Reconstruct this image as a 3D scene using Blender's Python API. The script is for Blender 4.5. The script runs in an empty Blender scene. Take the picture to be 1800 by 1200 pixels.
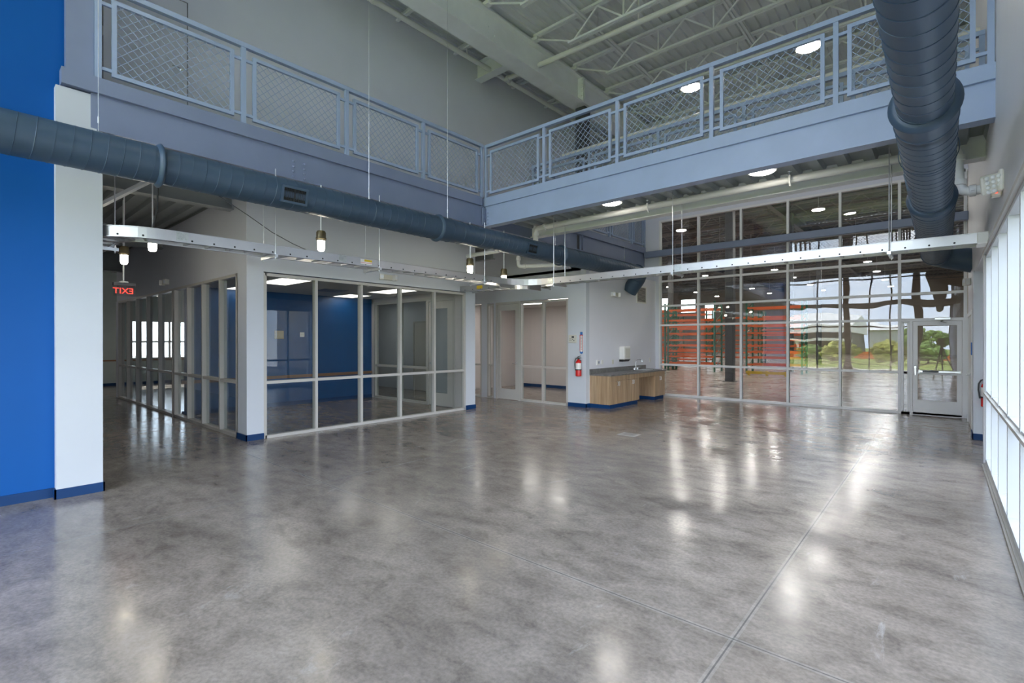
import bpy, math, random
from mathutils import Vector, Matrix
random.seed(7)
PI = math.pi
SC = bpy.context.scene
COL = SC.collection
ORG = {}

# ------------------------------------------------------------------ materials
MATS = {}
def ramp(nt, fac, stops):
    r = nt.nodes.new('ShaderNodeValToRGB')
    el = r.color_ramp.elements
    while len(el) < len(stops): el.new(0.5)
    for e, (p, c) in zip(el, stops):
        e.position = p; e.color = (c[0], c[1], c[2], 1)
    nt.links.new(fac, r.inputs[0])
    return r.outputs[0]
def coords(nt, scale=(1, 1, 1)):
    tc = nt.nodes.new('ShaderNodeTexCoord'); mp = nt.nodes.new('ShaderNodeMapping')
    mp.inputs['Scale'].default_value = scale
    g = nt.nodes.new('ShaderNodeNewGeometry')
    nt.links.new(g.outputs['Position'], mp.inputs['Vector'])
    return mp.outputs[0]
def noise(nt, vec, scale, detail=4, rough=.55, dist=0):
    n = nt.nodes.new('ShaderNodeTexNoise')
    n.inputs['Scale'].default_value = scale; n.inputs['Detail'].default_value = detail
    n.inputs['Roughness'].default_value = rough; n.inputs['Distortion'].default_value = dist
    nt.links.new(vec, n.inputs['Vector'])
    return n.outputs['Fac']
def mth(nt, op, a, b=None, c=None, clamp=False):
    m = nt.nodes.new('ShaderNodeMath'); m.operation = op; m.use_clamp = clamp
    for i, v in enumerate((a, b, c)):
        if v is None: continue
        if isinstance(v, (int, float)): m.inputs[i].default_value = v
        else: nt.links.new(v, m.inputs[i])
    return m.outputs[0]
def mixc(nt, fac, a, b):
    m = nt.nodes.new('ShaderNodeMix'); m.data_type = 'RGBA'
    for k, v in ((0, fac), (6, a), (7, b)):
        if isinstance(v, (int, float)): m.inputs[k].default_value = v
        elif isinstance(v, tuple): m.inputs[k].default_value = (v[0], v[1], v[2], 1)
        else: nt.links.new(v, m.inputs[k])
    return m.outputs[2]
def newmat(name):
    m = bpy.data.materials.new(name); m.use_nodes = True
    nt = m.node_tree; nt.nodes.clear()
    out = nt.nodes.new('ShaderNodeOutputMaterial')
    MATS[name] = m
    return m, nt, out
def pbr(name, col, rough=.5, metal=0, var=.06, scale=3.0, bump=0, spec=.5, coat=0, stretch=(1, 1, 1)):
    m, nt, out = newmat(name)
    p = nt.nodes.new('ShaderNodeBsdfPrincipled')
    v = coords(nt, stretch)
    n = noise(nt, v, scale)
    lo = tuple(max(0, c * (1 - var)) for c in col); hi = tuple(c * (1 + var) for c in col)
    nt.links.new(ramp(nt, n, [(.3, lo), (.7, hi)]), p.inputs['Base Color'])
    p.inputs['Roughness'].default_value = rough; p.inputs['Metallic'].default_value = metal
    p.inputs['Specular IOR Level'].default_value = spec
    if coat: p.inputs['Coat Weight'].default_value = coat; p.inputs['Coat Roughness'].default_value = .12
    if bump:
        b = nt.nodes.new('ShaderNodeBump'); b.inputs['Strength'].default_value = bump; b.inputs['Distance'].default_value = .01
        nt.links.new(noise(nt, v, scale * 25, 2), b.inputs['Height']); nt.links.new(b.outputs[0], p.inputs['Normal'])
    nt.links.new(p.outputs[0], out.inputs[0])
    return m
def emit(name, col, s):
    m, nt, out = newmat(name)
    e = nt.nodes.new('ShaderNodeEmission'); e.inputs[0].default_value = (*col, 1); e.inputs[1].default_value = s
    nt.links.new(e.outputs[0], out.inputs[0])
    return m
def glass(name, tint=(.93, .96, .95), f0=.05, wavy=0.0, rough=0.0):
    m, nt, out = newmat(name)
    lw = nt.nodes.new('ShaderNodeLayerWeight'); lw.inputs['Blend'].default_value = .5
    f5 = mth(nt, 'POWER', lw.outputs['Facing'], 5)
    fr = mth(nt, 'ADD', mth(nt, 'MULTIPLY', f5, 1 - f0), f0, clamp=True)
    t = nt.nodes.new('ShaderNodeBsdfTransparent'); t.inputs[0].default_value = (*tint, 1)
    g = nt.nodes.new('ShaderNodeBsdfGlossy'); g.inputs['Roughness'].default_value = rough
    if wavy:
        b = nt.nodes.new('ShaderNodeBump'); b.inputs['Strength'].default_value = 1; b.inputs['Distance'].default_value = wavy
        nt.links.new(noise(nt, coords(nt), 1.1, 1), b.inputs['Height']); nt.links.new(b.outputs[0], g.inputs['Normal'])
    x = nt.nodes.new('ShaderNodeMixShader')
    nt.links.new(fr, x.inputs[0]); nt.links.new(t.outputs[0], x.inputs[1]); nt.links.new(g.outputs[0], x.inputs[2])
    nt.links.new(x.outputs[0], out.inputs[0])
    return m

def floor_mat(name, base, joints_x, joints_y, rough=.2):
    m, nt, out = newmat(name)
    p = nt.nodes.new('ShaderNodeBsdfPrincipled')
    v = coords(nt)
    vs = coords(nt, (1, 1.6, 1))
    n1 = noise(nt, vs, .55, 5, .6, .6)
    n2 = noise(nt, vs, 3.2, 8, .7, .4)
    n3 = noise(nt, v, 38, 4, .6)
    a = ramp(nt, n1, [(.28, tuple(c * .66 for c in base)), (.5, base), (.74, tuple(c * 1.3 for c in base))])
    b = ramp(nt, n2, [(.3, (.60, .59, .58)), (.5, (1, 1, 1)), (.70, (1.25, 1.25, 1.26))])
    mx = nt.nodes.new('ShaderNodeMix'); mx.data_type = 'RGBA'; mx.blend_type = 'MULTIPLY'; mx.inputs[0].default_value = .9
    nt.links.new(a, mx.inputs[6]); nt.links.new(b, mx.inputs[7])
    c3 = ramp(nt, n3, [(.35, (.80, .80, .80)), (.62, (1.11, 1.11, 1.11))])
    mx2 = nt.nodes.new('ShaderNodeMix'); mx2.data_type = 'RGBA'; mx2.blend_type = 'MULTIPLY'; mx2.inputs[0].default_value = .8
    nt.links.new(mx.outputs[2], mx2.inputs[6]); nt.links.new(c3, mx2.inputs[7])
    col = mx2.outputs[2]
    # pale scuffs and cement haze
    sc = noise(nt, coords(nt, (1.0, .35, 1)), 2.6, 9, .75, 1.2)
    scm = ramp(nt, sc, [(.62, (0, 0, 0)), (.74, (1, 1, 1))])
    sep = nt.nodes.new('ShaderNodeSeparateXYZ'); nt.links.new(v, sep.inputs[0])
    col = mixc(nt, mth(nt, 'MULTIPLY', scm, .55), col, (.52, .51, .50))
    vo = nt.nodes.new('ShaderNodeTexVoronoi'); vo.inputs['Scale'].default_value = .9; vo.inputs['Randomness'].default_value = 1
    nt.links.new(v, vo.inputs['Vector'])
    spot = mth(nt, 'LESS_THAN', vo.outputs['Distance'], .035)
    col = mixc(nt, mth(nt, 'MULTIPLY', spot, .5), col, (.5, .5, .5))
    for ax, lst in ((0, joints_x), (1, joints_y)):
        for j in lst:
            d = mth(nt, 'ABSOLUTE', mth(nt, 'SUBTRACT', sep.outputs[ax], j))
            col = mixc(nt, mth(nt, 'MULTIPLY', mth(nt, 'LESS_THAN', d, .020), .12), col, (.60, .59, .57))
            col = mixc(nt, mth(nt, 'MULTIPLY', mth(nt, 'LESS_THAN', d, .0045), .62), col, (.055, .055, .055))
    nt.links.new(col, p.inputs['Base Color'])
    r = ramp(nt, n2, [(.3, (rough * .75,) * 3), (.7, (rough * 1.5,) * 3)])
    nt.links.new(r, p.inputs['Roughness'])
    p.inputs['Specular IOR Level'].default_value = .62
    bp = nt.nodes.new('ShaderNodeBump'); bp.inputs['Strength'].default_value = .13; bp.inputs['Distance'].default_value = .004
    nt.links.new(noise(nt, v, 9, 3), bp.inputs['Height']); nt.links.new(bp.outputs[0], p.inputs['Normal'])
    nt.links.new(p.outputs[0], out.inputs[0])
    return m

def wood_mat(name):
    m, nt, out = newmat(name)
    p = nt.nodes.new('ShaderNodeBsdfPrincipled')
    n = noise(nt, coords(nt, (14, 14, .5)), 2.2, 7, .62, .5)
    n2 = noise(nt, coords(nt, (3, 3, .2)), 2.5, 3)
    a = ramp(nt, n, [(.28, (.30, .19, .105)), (.5, (.44, .30, .18)), (.72, (.56, .41, .26))])
    b = ramp(nt, n2, [(.3, (.82, .82, .82)), (.7, (1.1, 1.08, 1.05))])
    mx = nt.nodes.new('ShaderNodeMix'); mx.data_type = 'RGBA'; mx.blend_type = 'MULTIPLY'; mx.inputs[0].default_value = 1
    nt.links.new(a, mx.inputs[6]); nt.links.new(b, mx.inputs[7])
    nt.links.new(mx.outputs[2], p.inputs['Base Color']); p.inputs['Roughness'].default_value = .4
    nt.links.new(p.outputs[0], out.inputs[0])
    return m

pbr('grey_paint', (.66, .68, .745), .55, var=.02, scale=1.2)
pbr('grey_paint_lower', (.62, .65, .70), .5, var=.02, scale=1.2)
pbr('right_paint', (.74, .75, .78), .5, var=.02, scale=1.2)
pbr('sink_paint', (.80, .80, .85), .5, var=.02, scale=1.2)
pbr('frame_window', (.50, .52, .54), .38, var=.02)
pbr('white_paint', (.57, .60, .64), .5, var=.02, scale=1.2)
pbr('office_paint', (.64, .585, .57), .55, var=.02, scale=1.2)
pbr('blue_paint', (.0005, .086, .335), .5, var=.05, scale=1.0, spec=.22)
pbr('blue_paint_dimmed', (.003, .065, .21), .38, var=.05)  # accent blue with the dimness of the meeting room put into the colour
pbr('blue_vinyl', (.002, .038, .135), .5, var=.05, spec=.3)
pbr('steel_paint', (.205, .245, .36), .36, var=.05, scale=2.0)
pbr('rail_paint', (.32, .40, .56), .36, var=.05, scale=2.5)
pbr('steel_dark', (.06, .065, .075), .5, var=.1)
pbr('pale_steel', (.80, .83, .83), .5, var=.04)
pbr('deck_paint', (.70, .73, .74), .55, var=.07, scale=1.4)
pbr('hall_steel', (.30, .33, .33), .5, var=.06)
pbr('duct_paint', (.040, .074, .122), .45, var=.07, scale=2.2)
pbr('alu_tray', (.52, .52, .53), .40, metal=1, var=.06, scale=2.5)
pbr('galv', (.62, .64, .66), .35, metal=1, var=.08, scale=12)
pbr('bolt_metal', (.50, .52, .50), .3, metal=1, var=.1, scale=20)
pbr('dark_hole', (.012, .012, .012), .8)
pbr('frame_greige', (.52, .50, .465), .38, var=.02)
pbr('frame_white', (.76, .76, .76), .38, var=.02)
pbr('frame_alu', (.66, .67, .67), .36, var=.02)
pbr('door_cream', (.60, .57, .53), .4, var=.02)
pbr('white_plastic', (.80, .79, .75), .4, var=.02)
pbr('cream_plastic', (.66, .64, .56), .4, var=.02)
pbr('led_dome', (.9, .93, .97), .15, var=.02)
pbr('black_plastic', (.015, .015, .016), .4)
pbr('bronze', (.16, .13, .075), .4, metal=.7, var=.15, scale=10)
pbr('pipe_paint', (.72, .73, .70), .42, var=.04)
pbr('pipe_blue_white', (.66, .70, .74), .42, var=.04)
pbr('chrome', (.85, .86, .88), .12, metal=1, var=.02)
pbr('steel_brushed', (.62, .62, .62), .28, metal=1, var=.05)
pbr('red_paint', (.62, .015, .012), .28, var=.05)
pbr('laminate', (.17, .165, .16), .4, var=.22, scale=9)
pbr('ceiling_tile', (.62, .60, .57), .8, var=.03, bump=.2)
pbr('vent_tan', (.50, .46, .41), .5)
pbr('vent_grey', (.30, .33, .42), .5)
pbr('chair_rail_wood', (.24, .12, .06), .4, var=.2, scale=6, stretch=(6, .4, 6))
pbr('yellow_paint', (.70, .48, .02), .5)
pbr('label_white', (.85, .82, .80), .5)
pbr('label_pink', (.75, .32, .35), .5)
pbr('sign_blue', (.03, .16, .48), .45)
pbr('paper_tan', (.42, .36, .24), .7)
pbr('rack_orange', (.72, .13, .02), .4, var=.08)
pbr('rack_green', (.02, .13, .085), .42, var=.12)
pbr('concrete_panel', (.48, .42, .35), .8, var=.09, scale=.7, stretch=(1.6, 1.6, .25))
pbr('warehouse_steel', (.10, .105, .11), .5, var=.12)
pbr('warehouse_deck', (.13, .13, .135), .6, var=.15)
pbr('warehouse_steel_lit', (.30, .285, .27), .5, var=.12)  # warehouse steel lightened in its colour to look lit by the lamps
pbr('asphalt', (.20, .20, .20), .9, var=.2, scale=3)
pbr('apron', (.56, .54, .50), .85, var=.1)  # pale colour of the added slab that bounces daylight indoors
pbr('concrete_rim', (.45, .43, .41), .5, var=.2, scale=20)
pbr('concrete_lid', (.28, .26, .25), .5, var=.3, scale=30)
pbr('dark_metal', (.02, .022, .026), .5)
pbr('leaf_green', (.17, .28, .06), .7, var=.5, scale=1.6)
pbr('leaf_yellow', (.36, .37, .08), .7, var=.5, scale=1.6)
pbr('leaf_dark', (.05, .11, .03), .7, var=.5, scale=1.2)
pbr('bark', (.12, .08, .05), .8, var=.2)
pbr('siding_dark', (.03, .05, .045), .5, var=.3, scale=.6, stretch=(8, 8, .1))
pbr('siding_pale', (.55, .57, .58), .5, var=.12, scale=.6, stretch=(8, 8, .1))
pbr('roof_white', (.85, .84, .80), .5, var=.04)
pbr('fence_orange', (.85, .20, .03), .7)
pbr('greenish_wall', (.42, .50, .49), .5, var=.03)
wood_mat('oak_laminate')
floor_mat('polished_concrete', (.262, .223, .194), (-.87, -5.45, -12.6), (2.85, 10.3), .17)
floor_mat('warehouse_concrete', (.42, .37, .34), (-10, -2, 6), (22, 30, 38), .2)
glass('clear_glass', (.92, .94, .94), .035)
glass('room_glass', (.86, .89, .89), .019)
glass('reflective_glass', (.86, .88, .89), .075, wavy=.0035)
glass('sky_glass', (.97, .97, .98), .03)
glass('sign_acrylic', (.94, .94, .94), .03)
emit('lamp_white', (1, .93, .84), 26)
emit('jar_light', (1, .90, .72), 22)
emit('panel_light', (1, .92, .84), 2.3)
emit('panel_bright', (1, .90, .84), 6.5)
emit('warehouse_lamp', (1, .93, .84), 150)
emit('exit_red', (1, .05, .035), 1.6)
emit('red_led', (1, .05, .02), 2.0)

# grass with some colour patches
def grass_mat():
    m, nt, out = newmat('meadow')
    p = nt.nodes.new('ShaderNodeBsdfPrincipled')
    n = noise(nt, coords(nt), .35, 6, .65)
    nt.links.new(ramp(nt, n, [(.3, (.09, .16, .025)), (.5, (.20, .27, .03)), (.7, (.34, .34, .07))]), p.inputs['Base Color'])
    p.inputs['Roughness'].default_value = .9
    nt.links.new(p.outputs[0], out.inputs[0])
grass_mat()

# ------------------------------------------------------------------ mesh builder
class MB:
    def __init__(s): s.v = []; s.f = []
    def add(s, vs, fs):
        o = len(s.v); s.v += [tuple(q) for q in vs]; s.f += [tuple(i + o for i in q) for q in fs]; return s
    def box(s, x0, x1, y0, y1, z0, z1):
        if x0 > x1: x0, x1 = x1, x0
        if y0 > y1: y0, y1 = y1, y0
        if z0 > z1: z0, z1 = z1, z0
        return s.add([(x0, y0, z0), (x1, y0, z0), (x1, y1, z0), (x0, y1, z0), (x0, y0, z1), (x1, y0, z1), (x1, y1, z1), (x0, y1, z1)],
                     [(0, 3, 2, 1), (4, 5, 6, 7), (0, 1, 5, 4), (1, 2, 6, 5), (2, 3, 7, 6), (3, 0, 4, 7)])
    def rbox(s, x0, x1, y0, y1, z0, z1, r=.006):   # chamfered box
        c = Vector(((x0 + x1) / 2, (y0 + y1) / 2, (z0 + z1) / 2)); h = [abs(x1 - x0) / 2, abs(y1 - y0) / 2, abs(z1 - z0) / 2]
        r = min(r, min(h) * .8)
        pts = {}; V = []
        for sx in (-1, 1):
            for sy in (-1, 1):
                for sz in (-1, 1):
                    for a in range(3):
                        q = [sx * h[0], sy * h[1], sz * h[2]]
                        for k in range(3):
                            if k != a: q[k] -= (sx, sy, sz)[k] * r
                        pts[(sx, sy, sz, a)] = len(V); V.append(c + Vector(q))
        F = []
        for a in range(3):
            b, d = (a + 1) % 3, (a + 2) % 3
            for sg in (-1, 1):
                q = []
                for (u, w) in ((-1, -1), (1, -1), (1, 1), (-1, 1)):
                    k = [0, 0, 0]; k[a] = sg; k[b] = u; k[d] = w
                    q.append(pts[(*k, a)])
                F.append(q if sg > 0 else q[::-1])
            for u in (-1, 1):
                for w in (-1, 1):
                    k0 = [0, 0, 0]; k1 = [0, 0, 0]; k0[a] = -1; k1[a] = 1
                    for k in (k0, k1): k[b] = u; k[d] = w
                    q = [pts[(*k0, b)], pts[(*k1, b)], pts[(*k1, d)], pts[(*k0, d)]]
                    F.append(q if u * w > 0 else q[::-1])
        for sx in (-1, 1):
            for sy in (-1, 1):
                for sz in (-1, 1):
                    q = [pts[(sx, sy, sz, k)] for k in range(3)]
                    F.append(q if sx * sy * sz > 0 else q[::-1])
        return s.add(V, F)
    def frame(s, d, up=None):
        d = Vector(d).normalized()
        up = Vector(up) if up else (Vector((0, 0, 1)) if abs(d.z) < .95 else Vector((1, 0, 0)))
        a = d.cross(up).normalized(); b = a.cross(d).normalized()
        return d, a, b
    def bar(s, p0, p1, w, h, up=None):
        p0 = Vector(p0); p1 = Vector(p1); d, a, b = s.frame(p1 - p0, up)
        V = []
        for p in (p0, p1):
            for (u, k) in ((-1, -1), (1, -1), (1, 1), (-1, 1)): V.append(p + a * u * w / 2 + b * k * h / 2)
        return s.add(V, [(0, 1, 2, 3)[::-1], (4, 5, 6, 7), (0, 1, 5, 4), (1, 2, 6, 5), (2, 3, 7, 6), (3, 0, 4, 7)])
    def tube(s, path, r, n=12, caps=True, closed=False):
        P = [Vector(p) for p in path]; m = len(P)
        R = r if isinstance(r, (list, tuple)) else [r] * m
        V = []; F = []; pa = None
        for i, p in enumerate(P):
            t = (P[min(i + 1, m - 1)] - P[max(i - 1, 0)])
            if closed: t = P[(i + 1) % m] - P[i - 1]
            t.normalize()
            if pa is None: _, a, _ = s.frame(t)
            else:
                a = pa - t * pa.dot(t)
                a = a.normalized() if a.length > 1e-6 else s.frame(t)[1]
            pa = a; b = t.cross(a)
            for k in range(n):
                q = 2 * PI * k / n
                V.append(p + (a * math.cos(q) + b * math.sin(q)) * R[i])
        for i in range(m if closed else m - 1):
            j = (i + 1) % m
            for k in range(n):
                l = (k + 1) % n
                F.append((i * n + k, i * n + l, j * n + l, j * n + k))
        if caps and not closed:
            F.append(tuple(range(n))[::-1]); F.append(tuple((m - 1) * n + k for k in range(n)))
        return s.add(V, F)
    def cyl(s, p0, p1, r, n=16): return s.tube([p0, p1], r, n)
    def lathe(s, prof, c, axis='z', n=24):   # prof: (radius, offset along the axis)
        V = []; F = []; m = len(prof); c = Vector(c)
        for (r, z) in prof:
            for k in range(n):
                q = 2 * PI * k / n; u, w = r * math.cos(q), r * math.sin(q)
                V.append(c + Vector({'z': (u, w, z), 'y': (w, z, u), 'x': (z, u, w)}[axis]))
        for i in range(m - 1):
            for k in range(n):
                l = (k + 1) % n
                F.append((i * n + k, i * n + l, (i + 1) * n + l, (i + 1) * n + k))
        F.append(tuple(range(n))[::-1]); F.append(tuple((m - 1) * n + k for k in range(n)))
        return s.add(V, F)
    def extr(s, poly, axis, a, b):   # closed polygon swept along an axis
        n = len(poly)
        mk = {'x': lambda u, w, t: (t, u, w), 'y': lambda u, w, t: (u, t, w), 'z': lambda u, w, t: (u, w, t)}[axis]
        V = [mk(u, w, a) for u, w in poly] + [mk(u, w, b) for u, w in poly]
        F = [tuple(range(n)), tuple(range(n, 2 * n))[::-1]] + [(i, i + n, (i + 1) % n + n, (i + 1) % n) for i in range(n)]
        return s.add(V, F)
    def build(s, name, mat, parent=None, smooth=False, fix=True):
        o0 = ORG.get(parent.name, Vector()) if parent else Vector()
        me = bpy.data.meshes.new(name)
        me.from_pydata([tuple(Vector(v) - o0) for v in s.v], [], s.f)
        me.materials.append(MATS[mat] if isinstance(mat, str) else mat)
        if fix:
            import bmesh
            bm = bmesh.new(); bm.from_mesh(me); bmesh.ops.recalc_face_normals(bm, faces=bm.faces); bm.to_mesh(me); bm.free()
        if smooth:
            me.polygons.foreach_set('use_smooth', [True] * len(me.polygons))
            try: me.set_sharp_from_angle(angle=math.radians(35))
            except Exception: pass
        o = bpy.data.objects.new(name, me); COL.objects.link(o)
        if parent:
            o.parent = parent; ORG[o.name] = o0
        else: ORG[o.name] = Vector()
        return o

def tag(o, label, cat, group=None, kind=None):
    o['label'] = label; o['category'] = cat
    if group: o['group'] = group
    if kind: o['kind'] = kind
    return o
def thing(name, label, cat, loc, group=None, kind=None):
    o = bpy.data.objects.new(name, None); COL.objects.link(o)
    o.empty_display_size = .1; o.location = loc; ORG[o.name] = Vector(loc)
    return tag(o, label, cat, group, kind)
def struct(name, mb, mat, label, cat, parent=None):
    o = mb.build(name, mat, parent)
    if not parent: tag(o, label, cat, kind='structure')
    return o
def copy_tree(o, loc, label=None, parent=None):
    c = o.copy(); COL.objects.link(c)
    if parent: c.parent = parent
    else:
        c.location = loc
        if label: c['label'] = label
    ORG[c.name] = Vector(loc)
    for ch in list(o.children): copy_tree(ch, loc, None, c)
    return c
def B(*a): return MB().box(*a)

# ------------------------------------------------------------------ setting: floors, walls, ceilings
struct('floor', B(-23.2, .9, -4.3, 14.3, -.2, 0), 'polished_concrete', 'polished grey concrete floor with saw-cut joints in the main hall', 'floor')
struct('floor', B(-46, 16, 14.3, 76, -.2, -.002), 'warehouse_concrete', 'pinkish concrete floor of the warehouse behind the glass wall', 'floor')
struct('ground', B(-70, 60, -120, -4.3, -.3, -.08), 'meadow', 'sunlit green meadow outside the tall front windows', 'ground')
struct('ground', B(.9, 60, -4.3, 14.3, -.3, -.08), 'asphalt', 'grey paved ground outside the side windows', 'ground')
struct('ground', B(-70, -23.2, -4.3, 46, -.3, -.08), 'asphalt', 'grey paved ground outside the far end of the hall', 'ground')
ZR = 8.36   # underside of roof deck
# right wall with window opening, recess and plain end
m = MB().box(.41, .75, -4.2, 14.2, 2.82, ZR).box(.41, .75, 8.98, 9.12, 0, 2.82).box(.41, .75, 11.72, 14.2, 0, 2.82).box(.9, 1.05, 9.0, 11.8, 0, 2.82).box(.41, 1.05, 9.0, 11.8, 2.80, 2.84)
struct('wall_right', m, 'right_paint', 'grey right wall above the long row of side windows', 'wall')
struct('wall_pier', B(.39, .75, 11.27, 11.72, 0, 2.82), 'white_paint', 'pale wall pier beyond the side windows carrying an extinguisher', 'wall')
# far wall above and beside the glass
m = MB().box(-8.4, .41, 14.2, 14.45, 5.30, ZR).box(-8.6, -6.50, 14.2, 14.45, 0, 5.30)
struct('wall_far', m, 'grey_paint', 'grey far wall above the tall glazed screen', 'wall')
# front wall around the tall glazing behind the viewpoint
m = MB().box(-7.4, .75, -4.3, -4.15, 7.6, ZR).box(-7.4, -6.95, -4.3, -4.15, 0, 7.6).box(.33, .75, -4.3, -4.15, 0, 7.6)
struct('wall_front', m, 'grey_paint', 'front wall around the tall entrance glazing', 'wall')
# left blue wall and white end
struct('wall_left', B(-7.4, -7.07, -4.2, 1.0, 0, ZR), 'blue_paint', 'bright blue accent wall at the left edge', 'wall')
struct('wall_left_end', B(-7.39, -6.95, .72, 1.10, 0, 4.325), 'white_paint', 'white wall end standing beside the blue accent wall', 'wall')
struct('wall_upper', B(-8.5, -8.3, .9, 14.2, 4.36, ZR), 'grey_paint', 'tall grey wall behind the left upper walkway', 'wall')
struct('wall_upper_end', B(-8.5, -7.4, .80, .95, 4.36, ZR), 'grey_paint', 'grey wall closing the near end of the upper walkway', 'wall')
# hall south wall, end wall
struct('wall_hall', B(-23, -7.39, .9, 1.08, 0, 4.2), 'grey_paint', 'grey corridor wall running behind the white wall end', 'wall')
m = MB().box(-23.2, -23, 1.0, 4.45, 0, 4.2).box(-23.2, -23, 4.45, 8.2, 0, .95).box(-23.2, -23, 4.45, 8.2, 2.45, 4.2).box(-23.2, -23, 8.2, 14.3, 0, 4.2)
struct('wall_hall_end', m, 'greenish_wall', 'grey-green wall at the far end of the left corridor', 'wall')
# glazed room: front, left, back walls
T = .14
m = MB().box(-8.6 - T, -8.6, 3.2, 8.45, 2.82, 4.15).box(-8.6 - T, -8.6, 3.2, 3.47, 0, 2.82).box(-8.6 - T, -8.6, 8.13, 8.45, 0, 2.82)
struct('wall_room_front', m, 'grey_paint_lower', 'pale grey front wall of the glazed meeting room', 'wall')
m = MB().box(-18.2, -8.6 - T, 3.2, 3.2 + T, 2.80, 4.15).box(-9.0, -8.6 - T, 3.2, 3.2 + T, 0, 2.80).box(-18.3, -18.05, 3.2, 3.2 + T, 0, 2.8)
struct('wall_room_side', m, 'grey_paint_lower', 'grey corridor-side wall above the row of narrow windows', 'wall')
struct('wall_room_blue', B(-12.75, -12.6, 3.43, 8.13, 0, 2.95), 'blue_paint_dimmed', 'blue back wall inside the glazed meeting room, its colour dimmed', 'wall')
struct('wall_room_right', MB().box(-12.6, -8.74, 8.13, 8.27, 2.75, 4.15).box(-23, -12.5, 8.13, 8.27, 0, 4.15).box(-8.98, -8.74, 8.13, 8.27, 0, 2.75), 'office_paint', 'pale wall over the glazed inner side of the meeting room', 'wall')
# office block by the sink
m = MB().box(-7.14, -6.6, 10.3, 10.45, 0, 3.47).box(-11.0, -7.14, 10.3, 10.45, 2.74, 4.16).box(-9.72, -9.62, 10.3, 10.45, 0, 2.74).box(-10.22, -9.98, 10.3, 10.45, 0, 2.74).box(-23, -10.95, 10.3, 10.45, 0, 4.16)
struct('wall_office', m, 'grey_paint_lower', 'pale wall with the extinguisher beside the office window', 'wall')
struct('wall_sink', B(-6.75, -6.6, 10.45, 14.2, 0, 3.47), 'sink_paint', 'pale lilac-grey wall behind the sink counter', 'wall')
struct('wall_office_back', MB().box(-12, -6.75, 13.9, 14.0, 0, 2.9).box(-12.1, -12.0, 10.45, 14.0, 0, 2.9), 'office_paint', 'pinkish grey inner wall of the small office', 'wall')
struct('ceiling_office', B(-12, -6.75, 10.45, 13.9, 2.85, 2.95), 'ceiling_tile', 'flat pale ceiling of the small office', 'ceiling')
struct('ceiling_office', B(-12, -6.75, 10.3, 14.2, 3.40, 3.47), 'grey_paint', 'flat top over the small office block', 'ceiling')
struct('ceiling_room', B(-12.6, -8.74, 3.34, 8.13, 2.87, 2.95), 'ceiling_tile', 'flat pale ceiling of the glazed meeting room', 'ceiling')

# fluted metal decks
def deck(mb, x0, x1, y0, y1, z, pitch, dep, axis='y', th=.01):
    a0, a1 = (x0, x1) if axis == 'y' else (y0, y1)
    n = max(1, round((a1 - a0) / pitch)); w = (a1 - a0) / n
    low = []
    for i in range(n):
        a = a0 + i * w
        low += [(a, z), (a + w * .42, z), (a + w * .5, z + dep), (a + w * .92, z + dep)]
    low.append((a1, z))
    poly = low + [(a1, z + dep + th + .02), (a0, z + dep + th + .02)]
    b0, b1 = (y0, y1) if axis == 'y' else (x0, x1)
    mk = (lambda u, t, q: (u, t, q)) if axis == 'y' else (lambda u, t, q: (t, u, q))
    V = [mk(u, b0, q) for u, q in low] + [mk(u, b1, q) for u, q in low]; k = len(low)
    mb.add(V, [(i, i + 1, i + 1 + k, i + k) for i in range(k - 1)])
    mb.box(x0, x1, y0, y1, z + dep + th, z + dep + th + .12)
    return mb
o = deck(MB(), -8.5, .75, -4.3, 14.45, ZR, .19, .045).build('ceiling', 'deck_paint', fix=False)
tag(o, 'fluted metal roof deck above the open hall', 'ceiling', kind='structure')
o = deck(MB(), -8.4, -7.05, .9, 14.2, 4.16, .30, .08, 'x').build('ceiling_walkway', 'hall_steel', fix=False)
tag(o, 'fluted underside and floor of the left upper walkway', 'ceiling', kind='structure')
o = deck(MB(), -7.0, .41, 7.14, 8.56, 4.16, .305, .08).build('ceiling_bridge', 'hall_steel', fix=False)
tag(o, 'fluted underside and floor of the upper bridge', 'ceiling', kind='structure')
o = deck(MB(), -23.2, -8.4, .9, 14.3, 4.16, .30, .08, 'x').build('ceiling_hall', 'hall_steel', fix=False)
tag(o, 'dark fluted metal deck over the left corridor', 'ceiling', kind='structure')

# baseboards
def base(n, label, *boxes):
    m = MB()
    for b in boxes: m.box(*b, 0, .10)
    o = m.build('baseboard_' + n, 'blue_vinyl'); tag(o, label, 'baseboard', kind='structure')
base('left', 'blue vinyl baseboard along the blue accent wall', (-7.07, -7.055, -4.2, .71))
base('left_end', 'blue vinyl baseboard around the white wall end', (-6.95, -6.935, .705, 1.115), (-7.06, -6.935, .705, .72), (-7.39, -6.935, 1.10, 1.115))
base('room', 'blue vinyl baseboard at the near corner of the meeting room', (-8.6, -8.585, 3.185, 3.47), (-9.0, -8.585, 3.185, 3.2))
base('room_end', 'blue vinyl baseboard at the far end of the meeting room front', (-8.6, -8.585, 8.14, 8.465), (-8.74, -8.585, 8.45, 8.465))
base('office', 'blue vinyl baseboard below the red fire extinguisher', (-7.13, -6.585, 10.285, 10.30), (-6.6, -6.585, 10.285, 10.46))
base('pier', 'blue vinyl baseboard around the far right wall pier', (.375, .75, 11.255, 11.27), (.375, .39, 11.255, 11.75))
base('right', 'blue vinyl baseboard along the far right wall', (.395, .41, 13.80, 14.18))
base('room_blue', 'dark blue baseboard on the blue meeting room wall', (-12.6, -12.585, 3.34, 8.13))
base('office_back', 'dark blue baseboard inside the small office', (-12, -6.75, 13.885, 13.90), (-6.765, -6.75, 10.45, 13.9))
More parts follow.
